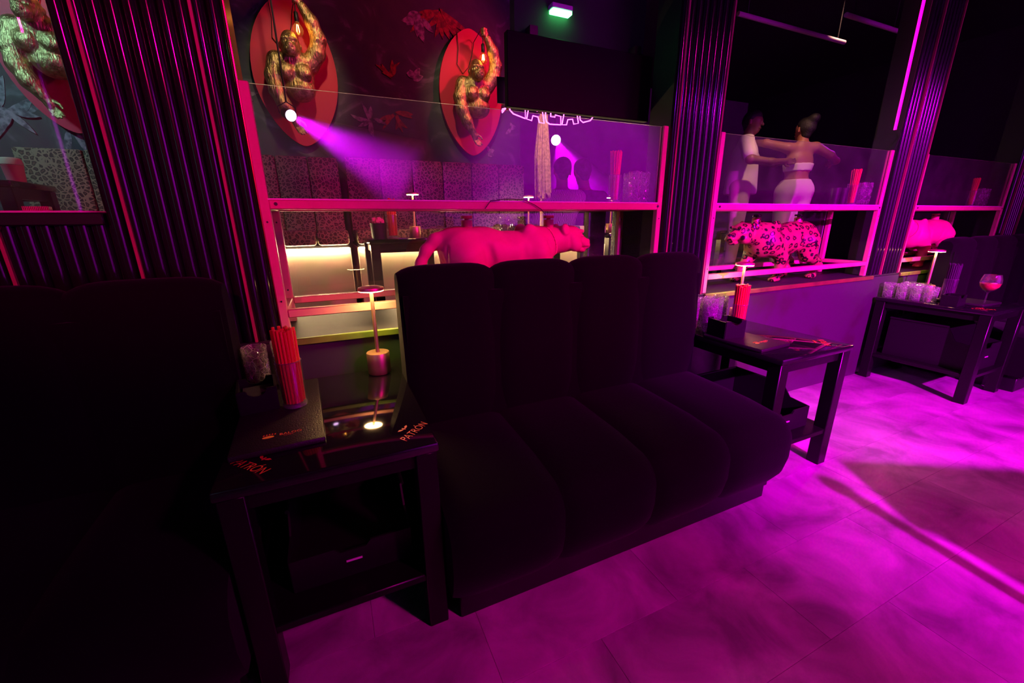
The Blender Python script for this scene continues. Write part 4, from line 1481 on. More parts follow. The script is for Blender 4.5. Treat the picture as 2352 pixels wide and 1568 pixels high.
# ------------------------------------------------------------------ gorilla wall lamps
def gorilla_mesh():
    S = SDF((-0.22, -0.31, -0.46), (0.26, 0.02, 0.46), 0.0062)
    S.ell((0.0, -0.085, -0.03), (0.115, 0.085, 0.13), 0.03)
    S.ell((0.02, -0.105, -0.125), (0.092, 0.082, 0.075), 0.03)
    S.ell((0.0, -0.11, 0.04), (0.12, 0.07, 0.055), 0.03)
    for s in (-1, 1):
        S.ell((0.052 * s, -0.158, -0.035), (0.052, 0.036, 0.056), 0.010, (0, 0, 12 * s))
        S.ell((0.058 * s, -0.160, -0.045), (0.040, 0.036, 0.040), 0.008)
    S.cap((0.0, -0.205, 0.01), (0.0, -0.195, -0.09), 0.006, k=0.012, sub=True)
    # head
    S.cap((0.0, -0.10, 0.06), (-0.008, -0.15, 0.11), 0.062, 0.05, 0.02)
    S.ell((-0.008, -0.165, 0.118), (0.059, 0.066, 0.070), 0.02)
    S.ell((-0.008, -0.145, 0.165), (0.040, 0.048, 0.040), 0.022)
    S.ell((-0.010, -0.215, 0.138), (0.047, 0.018, 0.012), 0.009)
    S.ell((-0.010, -0.222, 0.082), (0.041, 0.034, 0.034), 0.014)
    S.ell((-0.010, -0.215, 0.060), (0.034, 0.030, 0.020), 0.012)
    S.ell((-0.010, -0.248, 0.103), (0.019, 0.013, 0.013), 0.008)
    S.cap((-0.036, -0.248, 0.077), (0.016, -0.248, 0.077), 0.0035, k=0.004, sub=True)
    for s in (-1, 1):
        S.ell((-0.010 + 0.020 * s, -0.229, 0.121), (0.013, 0.012, 0.008), 0.006, sub=True)
        S.ell((-0.010 + 0.020 * s, -0.221, 0.121), (0.009, 0.008, 0.006), 0.003)
        S.ell((-0.010 + 0.008 * s, -0.259, 0.101), (0.005, 0.006, 0.004), 0.003, sub=True)
        S.ell((-0.008 + 0.060 * s, -0.155, 0.115), (0.010, 0.013, 0.016), 0.006)
    # arm hanging down (viewer's left)
    S.chain([((-0.105, -0.10, 0.035), 0.060), ((-0.135, -0.115, -0.06), 0.052), ((-0.128, -0.135, -0.155), 0.046), ((-0.095, -0.145, -0.235), 0.043), ((-0.055, -0.15, -0.305), 0.030)], 0.02)
    S.ell((-0.038, -0.152, -0.338), (0.027, 0.018, 0.036), 0.012, (0, -24, 0))
    for i, (dx, ln) in enumerate(((-0.018, 0.045), (-0.006, 0.054), (0.006, 0.052), (0.017, 0.042))):
        a = (-0.030 + dx, -0.152, -0.362)
        b = (-0.012 + dx * 1.25, -0.160, -0.362 - ln * 0.6)
        c = (-0.004 + dx * 1.35, -0.172, -0.362 - ln)
        S.chain([(a, 0.0088), (b, 0.0080), (c, 0.0068)], 0.003)
    S.chain([((-0.015, -0.150, -0.325), 0.0100), ((0.012, -0.160, -0.345), 0.0085), ((0.020, -0.168, -0.365), 0.0072)], 0.004)
    # raised arm (viewer's right), fist closed on the lamp cord
    S.chain([((0.095, -0.10, 0.035), 0.060), ((0.150, -0.115, 0.105), 0.052), ((0.170, -0.125, 0.185), 0.047), ((0.140, -0.140, 0.275), 0.041), ((0.095, -0.150, 0.350), 0.029)], 0.02)
    S.ell((0.076, -0.152, 0.382), (0.024, 0.020, 0.028), 0.012, (0, 28, 0))
    for i in range(4):
        z = 0.408 - i * 0.0145
        S.chain([((0.082 - 0.003 * i, -0.166, z), 0.0085), ((0.058, -0.176, z + 0.002), 0.0080), ((0.044, -0.160, z - 0.002), 0.0074), ((0.052, -0.146, z - 0.004), 0.0066)], 0.003)
    S.chain([((0.072, -0.136, 0.372), 0.0098), ((0.050, -0.136, 0.392), 0.0085), ((0.042, -0.148, 0.412), 0.0072)], 0.004)
    S.clip(1, 0.0, False)
    return S.mesh('body', M_APE)


APE = gorilla_mesh()


def gorilla_lamp(label, plabel, x, z):
    yw = 3.618
    # plaque: pointed oval board standing off the wall
    def oval(sc, n=56):
        pts = []
        for i in range(n):
            a = 2 * PI * i / n
            c, s = math.cos(a), math.sin(a)
            px = 0.268 * math.copysign(abs(c) ** 1.22, c) * (1.0 - 0.10 * (s if s < 0 else 0) * -1 * abs(s))
            pts.append((px * sc, 0.462 * s * sc))
        return pts
    p = thing('plaque', plabel, 'plaque', (x, yw, z))
    MB().prism(oval(1.0), -0.045, -0.020).build('board', M_PLAQUE, p, ang=50)
    MB().prism(oval(0.9, 32), -0.020, 0.0).build('backing', M_BLACKPL, p, ang=50)
    t = thing('gorilla_lamp', label, 'wall lamp', (x, yw - 0.0455, z))
    link('body', APE, t)
    bx, by = 0.052, -0.158
    MB().tube([(bx - 0.002, by + 0.001, 0.405), (bx, by, 0.37), (bx, by, 0.315)], 0.0032, 6).build('cord', M_CABLE, t)
    MB().lathe([(0, 0.312), (0.010, 0.312), (0.0135, 0.305), (0.0135, 0.262), (0.0120, 0.256), (0, 0.256)], 18, (bx, by, 0)).build('socket', M_BLACKPL, t)
    b = MB().lathe([(0.0115, 0.258), (0.0125, 0.250), (0.020, 0.242), (0.0295, 0.228), (0.0335, 0.211), (0.0305, 0.192), (0.020, 0.180), (0.0, 0.177)], 24, (bx, by, 0)).build('bulb', M_BULB, t)
    mb = MB()
    for k in range(4):
        a = PI / 4 + k * PI / 2
        mb.tube([(bx + 0.005 * math.cos(a), by + 0.005 * math.sin(a), 0.240), (bx + 0.011 * math.cos(a), by + 0.011 * math.sin(a), 0.202)], 0.0016, 6)
    mb.build('filament', M_FILAMENT, b)
    MB().tube([(bx - 0.004, by + 0.002, 0.41), (bx + 0.002, -0.08, 0.415), (0.03, -0.012, 0.37), (0.012, -0.006, 0.28), (-0.02, -0.006, 0.19), (-0.07, -0.006, 0.14), (-0.115, -0.006, 0.20), (-0.10, -0.006, 0.31), (-0.105, -0.006, 0.42)], 0.0028, 6).build('power_cable', M_CABLE, t)
    return t


gorilla_lamp('golden gorilla lamp left of the wide ribbed column, arm hanging', 'red oval plaque at the top left corner', -1.31, 2.215)
gorilla_lamp('golden gorilla holding a lit bulb above the violet beam', 'red oval plaque above the violet beam, left of two', -0.058, 2.215)
gorilla_lamp('golden gorilla holding a lit bulb left of the neon sign', 'red oval plaque beside the neon sign', 1.235, 2.215)


# ------------------------------------------------------------------ banquettes of the raised lounge
def banquette(label, x0, x1, top, m, nseg, led=True, y0=2.95, y1=3.60):
    t = thing('banquette', label, 'banquette', (x0, y0, PZ))
    W_ = x1 - x0
    d = y1 - y0
    MB().box(0, W_, 0.05, d, 0, 0.43, 0.004).build('base', M_BEIGE, t)
    for k in range(nseg):
        a, b = W_ * k / nseg, W_ * (k + 1) / nseg
        MB().box(a + 0.002, b - 0.002, 0.0, d - 0.20, 0.447, 0.545, 0.022).build('seat_cushion', m, t)
        MB().box(a + 0.002, b - 0.002, d - 0.235, d - 0.04, 0.50, top - PZ, 0.014).build('back_cushion', m, t)
    MB().box(0.002, W_ - 0.002, 0.04, d, 0.43, 0.447).build('seat_board', M_BLACKPL, t)
    if led:
        MB().box(0.01, W_ - 0.01, 0.034, 0.046, 0.418, 0.430).build('light_strip', M_LEDSTRIP, t)
    return t


banquette('leopard print banquette left of the lounge table behind the glass', -0.46, 0.135, 1.655, M_PRINT, 3)
banquette('leopard print banquette behind the panther and lounge tables', 0.18, 1.62, 1.665, M_PRINT, 6)
banquette('leopard print banquette under the teal light at the far left', -1.55, -0.95, 1.635, M_PRINT, 2, led=False)
banquette('zebra print banquette behind the panther head', 1.74, 2.75, 1.17, M_ZEBRA, 3, y0=2.95, y1=3.42)
# the zebra bench has no backrest: its back cushions are dropped low, people sit on it
for o in list(bpy.data.objects):
    if o.name.startswith('back_cushion') and o.parent and 'zebra' in o.parent.get('label', ''):
        bpy.data.objects.remove(o)

# lounge tables beyond the glass, with their lamps and glasses
LT = 1.118
side_table('small black table with a lamp in the raised lounge, left one', 0.205, 0.66, 2.38, 2.84, LT, PZ, shelf=False, leg=0.05)
side_table('small black table in the raised lounge behind the panther back', 0.95, 1.42, 2.38, 2.84, LT, PZ, shelf=False, leg=0.05)
dup(lamp_a, (0.505, 2.62, LT + 0.0005), None, 'gold table lamp on the left lounge table behind the glass').scale = (0.78, 0.78, 0.76)
dup(lamp_a, (1.33, 2.70, LT + 0.0005), None, 'gold table lamp on the lounge table behind the panther neck').scale = (0.78, 0.78, 0.76)
t = side_table('small black table in the raised lounge behind the panther head', 1.80, 2.22, 2.38, 2.80, LT, PZ, shelf=False, leg=0.05)
dup(lamp_a, (1.985, 2.62, LT + 0.0005), None, 'gold table lamp on the lounge table behind the panther head').scale = (0.78, 0.78, 0.76)
side_table('small black table in the raised lounge behind the leopard head', 2.62, 3.02, 2.42, 2.84, LT, PZ, shelf=False, leg=0.05)
dup(lamp_a, (2.78, 2.66, LT + 0.0005), None, 'gold table lamp on the lounge table behind the leopard head').scale = (0.78, 0.78, 0.76)

t = thing('ice_cup', 'dark cup heaped with ice on the left lounge table', 'cup', (0.275, 2.50, LT + 0.0005))
MB().lathe([(0, 0), (0.040, 0), (0.046, 0.085), (0.044, 0.085), (0.038, 0.004), (0, 0.004)], 24).build('cup', M_LEATHER, t)
mb = MB()
rnd = random.Random(3)
for k in range(16):
    a, rr = rnd.random() * 2 * PI, rnd.random() * 0.03
    c = (rr * math.cos(a), rr * math.sin(a), 0.088 + rnd.random() * 0.022)
    mb.box(c[0] - .009, c[0] + .009, c[1] - .009, c[1] + .009, c[2] - .009, c[2] + .009, 0.002)
mb.build('crushed_ice', M_FOAM, t)['kind'] = 'stuff'
straw_glass('glass of brown straws on the left lounge table', 'straws on the lounge table', 'brown straw in the glass on the lounge table', (0.352, 2.52, LT + 0.0006), r=0.034, h=0.13, n=22, sl=0.2, mats=(M_STRAWRED,), lean=0.05)
tumblers([(1.06, 2.50, LT + 0.0005, 2), (1.14, 2.52, LT + 0.0005, 2)], TUM, 'clear tumbler on the lounge table behind the panther back', 'tumblers on the lounge table')
caddy('black caddy on the lounge table behind the panther back', (1.16, 2.425, LT + 0.0005), 0.09, 0.07, 0.07)

# cup and folded card on the sill side of the leftmost opening
t = thing('drink_cup', 'pink cup with a paper collar in the leftmost opening', 'cup', (-1.30, 2.80, 1.115 + 0.2865))
t.location.z = 1.4
side_table('tall black ledge table in the leftmost opening', -1.95, -1.22, 2.58, 2.92, 1.3995, PZ, shelf=False, leg=0.05)
MB().lathe([(0, 0), (0.030, 0), (0.036, 0.075), (0.0375, 0.078), (0.036, 0.08), (0, 0.08)], 24).build('cup', mat('pink_plastic_cup', (0.7, 0.22, 0.28), 0.4), t)
MB().lathe([(0.0355, 0.08), (0.0385, 0.082), (0.036, 0.105), (0.030, 0.112), (0, 0.113)], 24).build('lid', M_CREAMCLOTH, t)
t = thing('small_brush', 'small straw coloured brush lying on the sill of the leftmost opening', 'brush', (-0.80, 1.775, 1.2425), R(2))
MB().box(-0.03, 0.03, -0.012, 0.012, 0, 0.008, 0.002).build('handle', M_WOOD, t)
mb = MB()
for k in range(15):
    mb.box(-0.029 + k * 0.004, -0.0265 + k * 0.004, -0.01, 0.01, 0.008, 0.02)
mb.build('bristles', M_RAFFIA, t)
tag(MB().box(-1.58, -1.50, 2.74, 2.80, 1.4, 1.52, 0.004).build('photo_card', M_WHITEPL), 'pale card standing at the left edge of the leftmost opening', 'card')

# ------------------------------------------------------------------ added masking panel, exit light, neon sign
tag(MB().box(0.905, 1.655, 1.985, 2.035, 2.02, 3.2).build('bulkhead', mat('dark_grey_bulkhead', (0.022, 0.022, 0.022), 0.8)), 'black bulkhead behind the green exit light', 'bulkhead')
t = thing('masking_panel', 'large black panel standing in for the dark doorway above the neon sign', 'screen', (1.28, 1.90, 1.709))  # added in place of a dark doorway, hides the sign's upper half
MB().box(-0.450, 0.372, 0, 0.035, 0, 0.30, 0.003).build('panel', mat('matt_black_mask', (0.004, 0.0035, 0.0035), 0.7, spec=0.15), t)
for x in (-0.3, 0.3):
    MB().box(x - 0.02, x + 0.02, 0.035, 0.086, 0.25, 0.35).build('bracket', M_BOLT, t)
t = thing('exit_light', 'small green lit emergency light above the black panel', 'exit light', (1.135, 1.985, 2.14), 0)
MB().box(-0.055, 0.055, -0.042, 0.003, 0.008, 0.03, 0.003).build('housing', M_WHITEPL, t)
MB().box(-0.052, 0.052, -0.040, -0.002, -0.006, 0.009, 0.002).build('diffuser', M_GREENLED, t)


def neon_sign():
    t = thing('neon_sign', 'magenta neon word sign half hidden by the black panel', 'neon sign', (1.15, 2.06, 1.690))
    Hh, Wd = 0.15, 0.092
    def loop(pts, x, name='letter'):
        mb = MB()
        for pl, cyc in pts:
            out = []
            for (a, b) in pl:
                X = x + (a - 0.5) * Wd
                out.append((X, 0, b * Hh + 0.20 * X * X * 3.2))
            mb.tube(out, 0.0030, 6, cyc)
        mb.build(name, M_NEON, t)
    Cc = [([(1.0, 0.27), (1.0, 0.0), (0.28, 0.0), (0.08, 0.06), (0.0, 0.2), (0.0, 0.8), (0.08, 0.94), (0.28, 1.0), (1.0, 1.0), (1.0, 0.73), (0.62, 0.73), (0.62, 0.76), (0.34, 0.76), (0.34, 0.24), (0.62, 0.24), (0.62, 0.30)], True)]
    A = [([(-0.05, 0.0), (0.30, 1.0), (0.72, 1.0), (1.06, 0.0), (0.74, 0.0), (0.66, 0.16), (0.34, 0.16), (0.26, 0.0)], True), ([(0.40, 0.32), (0.60, 0.32), (0.50, 0.66)], True)]
    O_ = [([(0.25, 0.0), (0.05, 0.1), (0.0, 0.3), (0.0, 0.7), (0.05, 0.9), (0.25, 1.0), (0.75, 1.0), (0.95, 0.9), (1.0, 0.7), (1.0, 0.3), (0.95, 0.1), (0.75, 0.0)], True), ([(0.36, 0.24), (0.36, 0.76), (0.64, 0.76), (0.64, 0.24)], True)]
    for i, L_ in enumerate((Cc, A, Cc, A, O_)):
        loop(L_, (i - 2) * 0.104 + 0.008)
    mb = MB()
    for k in range(3):
        a = R(150 + 28 * k)
        mb.tube([(-0.262, 0, 0.052), (-0.262 + 0.022 * math.cos(a), 0, 0.052 + 0.016 * math.sin(a) - 0.014)], 0.003, 6)
    mb.build('leaf_ornament', M_NEON, t)
    MB().box(-0.30, 0.27, 0.012, 0.018, 0.075, 0.19).build('backing_plate', M_BLACKPL, t)
    for x in (-0.22, 0.22):
        MB().tube([(x, 0.015, 0.18), (x, 0.015, 1.505)], 0.004, 6).build('hanger', M_BOLT, t)
    return t


neon_sign()


# ------------------------------------------------------------------ club spotlights seen beyond the glass
def club_spot(label, loc, target, power, angle, col, facing, s=1.0):
    t = thing('club_spotlight', label, 'spotlight', loc)
    d = Vector(facing).normalized()
    MB().cyl(-d * 0.085 * s, -d * 0.004, 0.030 * s, 0.036 * s, n=20).build('housing', M_SPOTBODY, t)
    mb = MB()
    mb.cyl(-d * 0.006, d * 0.012 * s, 0.034 * s, 0.024 * s, n=20)
    mb.build('lens', M_SPOTLENS, t)
    MB().tube([-d * 0.05 + Vector((0.045, 0, 0)), -d * 0.05 + Vector((0.05, 0, 0.04)), -d * 0.05 + Vector((0, 0, 0.07)), -d * 0.05 + Vector((-0.05, 0, 0.04)), -d * 0.05 + Vector((-0.045, 0, 0))], 0.004, 6).build('yoke', M_SPOTBODY, t)
    MB().tube([-d * 0.05 + Vector((0, 0, 0.07)), Vector((-d.x * 0.05, -d.y * 0.05, 3.2 - loc[2]))], 0.006, 6).build('drop_rod', M_SPOTBODY, t)
    l = lamp_spot('club_spot_light', Vector(loc) + d * 0.03, target, col, power, angle, 1.0, 0.02)
    return t


club_spot('violet spotlight in front of the left gorilla hand', (-0.112, 3.16, 1.86), (0.75, 3.26, 1.42), 170, 42, (0.75, 0.0, 1.0), (0.35, -0.75, -0.3))
club_spot('violet spotlight above the two seated people', (2.60, 4.55, 2.12), (3.3, 5.0, 1.3), 1000, 60, (0.75, 0.0, 1.0), (-0.25, -0.8, -0.2), 1.7)

# pink lit ceiling pipes
for (x0_, x1_, y, lb) in ((2.98, 4.30, 2.55, 'long pink lit ceiling pipe above the leopard display'), (3.75, 4.50, 2.25, 'short pink lit ceiling pipe beside the glowing strip')):
    t = thing('ceiling_pipe', lb, 'pipe', (x0_, y, 2.66))
    MB().tube([(0, 0, 0), (x1_ - x0_, 0, 0)], 0.016, 10).build('pipe', mat('grey_pipe', (0.35, 0.3, 0.33), 0.5), t)
    for x in (0.1, x1_ - x0_ - 0.1):
        MB().tube([(x, 0, 0.01), (x, 0, 0.54)], 0.004, 6).build('hanger', M_BOLT, t)

# raffia costume on a stand between the banquette and the seated people
t = thing('raffia_costume', 'straw coloured raffia skirt hanging beside the leopard banquette', 'costume', (1.478, 2.78, PZ))
rnd = random.Random(5)
mb = MB()
for k in range(70):
    a = rnd.uniform(0, 2 * PI)
    r0, r1 = rnd.uniform(0.015, 0.03), rnd.uniform(0.03, 0.062)
    top, bot = 1.30 - rnd.uniform(0, 0.05), 0.82 - rnd.uniform(0, 0.08)
    cx, cy = math.cos(a), math.sin(a)
    mid = (r0 + r1) / 2 + 0.012
    mb.tube([(r0 * cx, r0 * cy, top), (mid * cx, mid * cy, (top + bot) / 2), (r1 * cx + 0.01, r1 * cy, bot)], 0.0075, 5)
mb.build('raffia_strands', M_RAFFIA, t)['kind'] = 'stuff'
MB().lathe([(0, 0), (0.05, 0), (0.05, 0.02), (0.014, 0.03), (0.012, 1.30), (0.03, 1.31), (0, 1.33)], 20).build('stand', M_WOOD, t)


# ------------------------------------------------------------------ people
def hand(S, wrist, dirv, side, r=0.0105):
    """palm, four fingers of different lengths and a thumb at the palm's side"""
    w_ = Vector(wrist)
    d = Vector(dirv).normalized()
    s = Vector(side)
    s = (s - d * s.dot(d)).normalized()
    n = d.cross(s)
    pc = w_ + d * 0.045
    S.cap(w_, pc, 0.026, 0.03, 0.012)
    for q in (-0.024, -0.008, 0.008, 0.024):
        S.cap(w_ + d * 0.02 + s * q * 0.6, w_ + d * 0.085 + s * q, 0.014, 0.012, 0.008)
    for q, ln in ((-0.026, 0.062), (-0.009, 0.074), (0.009, 0.070), (0.026, 0.054)):
        a = w_ + d * 0.085 + s * q
        b = a + d * ln * 0.55 + n * 0.012
        c = b + d * ln * 0.40 + n * 0.026
        S.chain([(a, r), (b, r * 0.95), (c, r * 0.82)], 0.004)
    a = w_ + d * 0.035 - s * 0.026
    b = a + d * 0.028 - s * 0.024 + n * 0.01
    S.chain([(a, r * 1.2), (b, r * 1.05), (b + d * 0.03 + n * 0.012 - s * 0.004, r * 0.9)], 0.005)


def head(S, c, up=(0, 0, 1), face=(0, 1, 0), s=1.0):
    """skull, jaw, nose, brow, eyes, lips and ears; face = the way the person looks"""
    c = Vector(c)
    f = Vector(face).normalized()
    u = Vector(up)
    u = (u - f * u.dot(f)).normalized()
    r = f.cross(u)
    P = lambda a, b, h: c + (r * a + f * b + u * h) * s
    S.cap(P(0, -0.012, 0.022), P(0, 0.008, 0.030), 0.083 * s, 0.080 * s, 0.02)
    S.cap(P(0, 0.030, -0.01), P(0, 0.050, -0.075), 0.062 * s, 0.038 * s, 0.03)
    S.cap(P(0, 0.086, 0.012), P(0, 0.108, -0.022), 0.010 * s, 0.014 * s, 0.012)
    S.cap(P(-0.022, 0.088, -0.055), P(0.022, 0.088, -0.055), 0.010 * s, 0.010 * s, 0.008)
    for q in (-1, 1):
        S.cap(P(0.014 * q, 0.086, 0.026), P(0.042 * q, 0.076, 0.024), 0.010 * s, 0.009 * s, 0.012)
        S.cap(P(0.030 * q, 0.092, 0.004), P(0.032 * q, 0.096, 0.004), 0.012 * s, 0.010 * s, 0.006, sub=True)
        S.cap(P(0.030 * q, 0.074, 0.004), P(0.030 * q, 0.076, 0.004), 0.012 * s, 0.012 * s, 0.004)
        S.cap(P(0.080 * q, -0.010, 0.012), P(0.082 * q, -0.006, -0.028), 0.013 * s, 0.010 * s, 0.008)


def hair(S, c, up, face, s=1.0, back=0.0):
    c = Vector(c)
    f = Vector(face).normalized()
    u = Vector(up)
    u = (u - f * u.dot(f)).normalized()
    r = f.cross(u)
    P = lambda a, b, h: c + (r * a + f * b + u * h) * s
    S.cap(P(0, -0.020, 0.042), P(0, 0.008, 0.050), 0.083 * s, 0.076 * s, 0.02)
    S.cap(P(0, -0.040, 0.0), P(0, -0.035, -0.045), 0.068 * s, 0.050 * s, 0.03)
    for q in (-1, 1):
        S.cap(P(0.050 * q, -0.005, 0.04), P(0.055 * q, -0.02, 0.0), 0.036 * s, 0.024 * s, 0.02)


def person(label, loc, rz, fn, skin, lo, hi, h=0.0105):
    t = thing('person', label, 'person', loc, rz)
    S = SDF(lo, hi, h)
    fn(S, t)
    link('body', S.mesh('body', skin), t)
    return t


def cloth(t, name, m, lo, hi, fn, h=0.011):
    S = SDF(lo, hi, h)
    fn(S)
    return link(name, S.mesh(name, m), t)


# woman in a white two piece outfit, back to the viewer, arms around her partner
def woman(S, t):
    legs = [[((s * 0.085, 0, 0.86), 0.098), ((s * 0.085, 0.015, 0.48), 0.060), ((s * 0.080, 0, 0.10), 0.040), ((s * 0.08, 0.0, 0.05), 0.040)] for s in (-1, 1)]
    for l, s in zip(legs, (-1, 1)):
        S.chain(l, 0.03)
        S.cap((s * 0.08, -0.02, 0.035), (s * 0.085, 0.14, 0.028), 0.038, 0.030, 0.03)
    S.ell((0, -0.01, 0.90), (0.165, 0.120, 0.13), 0.05)
    S.cap((0, 0, 0.95), (0, 0, 1.06), 0.115, 0.105, 0.05)
    S.ell((0, 0.005, 1.17), (0.142, 0.098, 0.15), 0.05)
    S.cap((-0.12, 0, 1.325), (0.12, 0, 1.325), 0.055, 0.055, 0.05)
    S.cap((0, 0, 1.32), (0.01, 0.01, 1.44), 0.055, 0.05, 0.03)
    head(S, (0.01, 0.015, 1.505), (0.1, 0, 1), (-0.35, 1, 0.05), 0.97)
    S.chain([((0.15, 0, 1.325), 0.052), ((0.33, 0.05, 1.25), 0.040), ((0.46, 0.16, 1.20), 0.034), ((0.50, 0.27, 1.20), 0.026)], 0.025)
    hand(S, (0.50, 0.27, 1.20), (-0.2, 1, 0), (0, 0, 1))
    S.chain([((-0.15, 0, 1.33), 0.052), ((-0.33, 0.10, 1.40), 0.040), ((-0.40, 0.30, 1.44), 0.034), ((-0.36, 0.45, 1.44), 0.026)], 0.025)
    hand(S, (-0.36, 0.45, 1.44), (0.4, 0.8, 0), (0, 0, 1))
    # clothes follow the same body, a little larger
    def trousers(C):
        for l in legs:
            C.chain([(p, r + 0.012) for p, r in l[:3]], 0.03)
        C.ell((0, -0.01, 0.90), (0.176, 0.132, 0.142), 0.05)
        C.cap((0, 0, 0.95), (0, 0, 1.06), 0.127, 0.117, 0.05)
        C.clip(2, 1.00, False)
        C.clip(2, 0.07, True)
    cloth(t, 'trousers', M_WHITECLOTH, (-0.25, -0.2, 0.0), (0.25, 0.2, 1.1), trousers)
    def band(C):
        C.cap((0, 0, 0.95), (0, 0, 1.06), 0.126, 0.116, 0.05)
        C.ell((0, 0.005, 1.17), (0.153, 0.109, 0.161), 0.05)
        C.ell((0.06, 0.075, 1.18), (0.068, 0.062, 0.068), 0.03)
        C.ell((-0.06, 0.075, 1.18), (0.068, 0.062, 0.068), 0.03)
        C.clip(2, 1.085, True)
        C.clip(2, 1.165, False)
    cloth(t, 'bandeau_top', M_WHITECLOTH, (-0.22, -0.16, 1.0), (0.22, 0.2, 1.25), band)
    cloth(t, 'hair', M_HAIR, (-0.2, -0.2, 1.35), (0.22, 0.2, 1.7), lambda C: (hair(C, (0.01, 0.015, 1.505), (0.1, 0, 1), (-0.35, 1, 0.05), 1.0), C.ell((0.05, -0.06, 1.60), (0.055, 0.055, 0.05), 0.02)))


person('person in a white two piece outfit seen from behind, dancing', (4.86, 3.12, PZ), R(-32), woman, M_SKIN, (-0.5, -0.2, 0.0), (0.62, 0.58, 1.72))


# man in a loose white shirt facing her, elbow out
def man(S, t):
    legs = [[((s * 0.095, 0, 0.92), 0.10), ((s * 0.10, 0.01, 0.50), 0.064), ((s * 0.10, 0, 0.10), 0.044), ((s * 0.10, 0.0, 0.05), 0.043)] for s in (-1, 1)]
    for l, s in zip(legs, (-1, 1)):
        S.chain(l, 0.03)
        S.cap((s * 0.10, -0.02, 0.038), (s * 0.11, 0.17, 0.032), 0.042, 0.034, 0.03)
    S.ell((0, 0, 0.96), (0.16, 0.115, 0.12), 0.05)
    S.cap((0, 0, 1.0), (0, 0, 1.12), 0.125, 0.13, 0.05)
    S.ell((0, 0.005, 1.27), (0.175, 0.115, 0.18), 0.05)
    S.cap((-0.15, 0, 1.42), (0.15, 0, 1.42), 0.062, 0.062, 0.05)
    S.cap((0, 0, 1.42), (0, 0.02, 1.55), 0.06, 0.056, 0.03)
    hc = (0.0, 0.035, 1.62)
    head(S, hc, (0, 0.1, 1), (0.25, 1, -0.1), 1.0)
    la = [((0.19, 0, 1.41), 0.058), ((0.36, 0.06, 1.20), 0.045), ((0.28, 0.26, 1.17), 0.036), ((0.18, 0.36, 1.18), 0.027)]
    ra = [((-0.19, 0, 1.41), 0.058), ((-0.30, 0.12, 1.24), 0.045), ((-0.24, 0.32, 1.20), 0.036), ((-0.16, 0.40, 1.20), 0.027)]
    for a in (la, ra):
        S.chain(a, 0.025)
    hand(S, la[-1][0], (-0.6, 0.6, 0), (0, 0, 1))
    hand(S, ra[-1][0], (0.6, 0.5, 0), (0, 0, 1))
    def shirt(C):
        C.cap((0, 0, 0.90), (0, 0, 1.12), 0.175, 0.158, 0.05)
        C.ell((0, 0.0, 1.26), (0.20, 0.138, 0.20), 0.05)
        C.cap((-0.15, 0, 1.42), (0.15, 0, 1.42), 0.074, 0.074, 0.05)
        for a in (la, ra):
            C.chain([(a[0][0], 0.074), (tuple(0.25 * a[0][0][i] + 0.75 * a[1][0][i] for i in range(3)), 0.072)], 0.03)
        C.clip(2, 0.86, True)
        C.clip(2, 1.475, False)
    cloth(t, 'shirt', M_WHITECLOTH, (-0.45, -0.22, 0.75), (0.45, 0.24, 1.55), shirt)
    def trousers(C):
        for l in legs:
            C.chain([(p, r + 0.016) for p, r in l[:3]], 0.03)
        C.ell((0, 0, 0.96), (0.172, 0.128, 0.13), 0.05)
        C.clip(2, 1.02, False)
        C.clip(2, 0.07, True)
    cloth(t, 'trousers', M_CREAMCLOTH, (-0.25, -0.2, 0.0), (0.25, 0.2, 1.1), trousers)
    cloth(t, 'hair', M_HAIR, (-0.2, -0.2, 1.45), (0.2, 0.2, 1.8), lambda C: hair(C, hc, (0, 0.1, 1), (0.25, 1, -0.1), 1.02))


person('person in a loose white shirt and cream trousers, dancing', (4.50, 3.52, PZ), R(-142), man, M_SKIN2, (-0.48, -0.22, 0.0), (0.48, 0.55, 1.80))


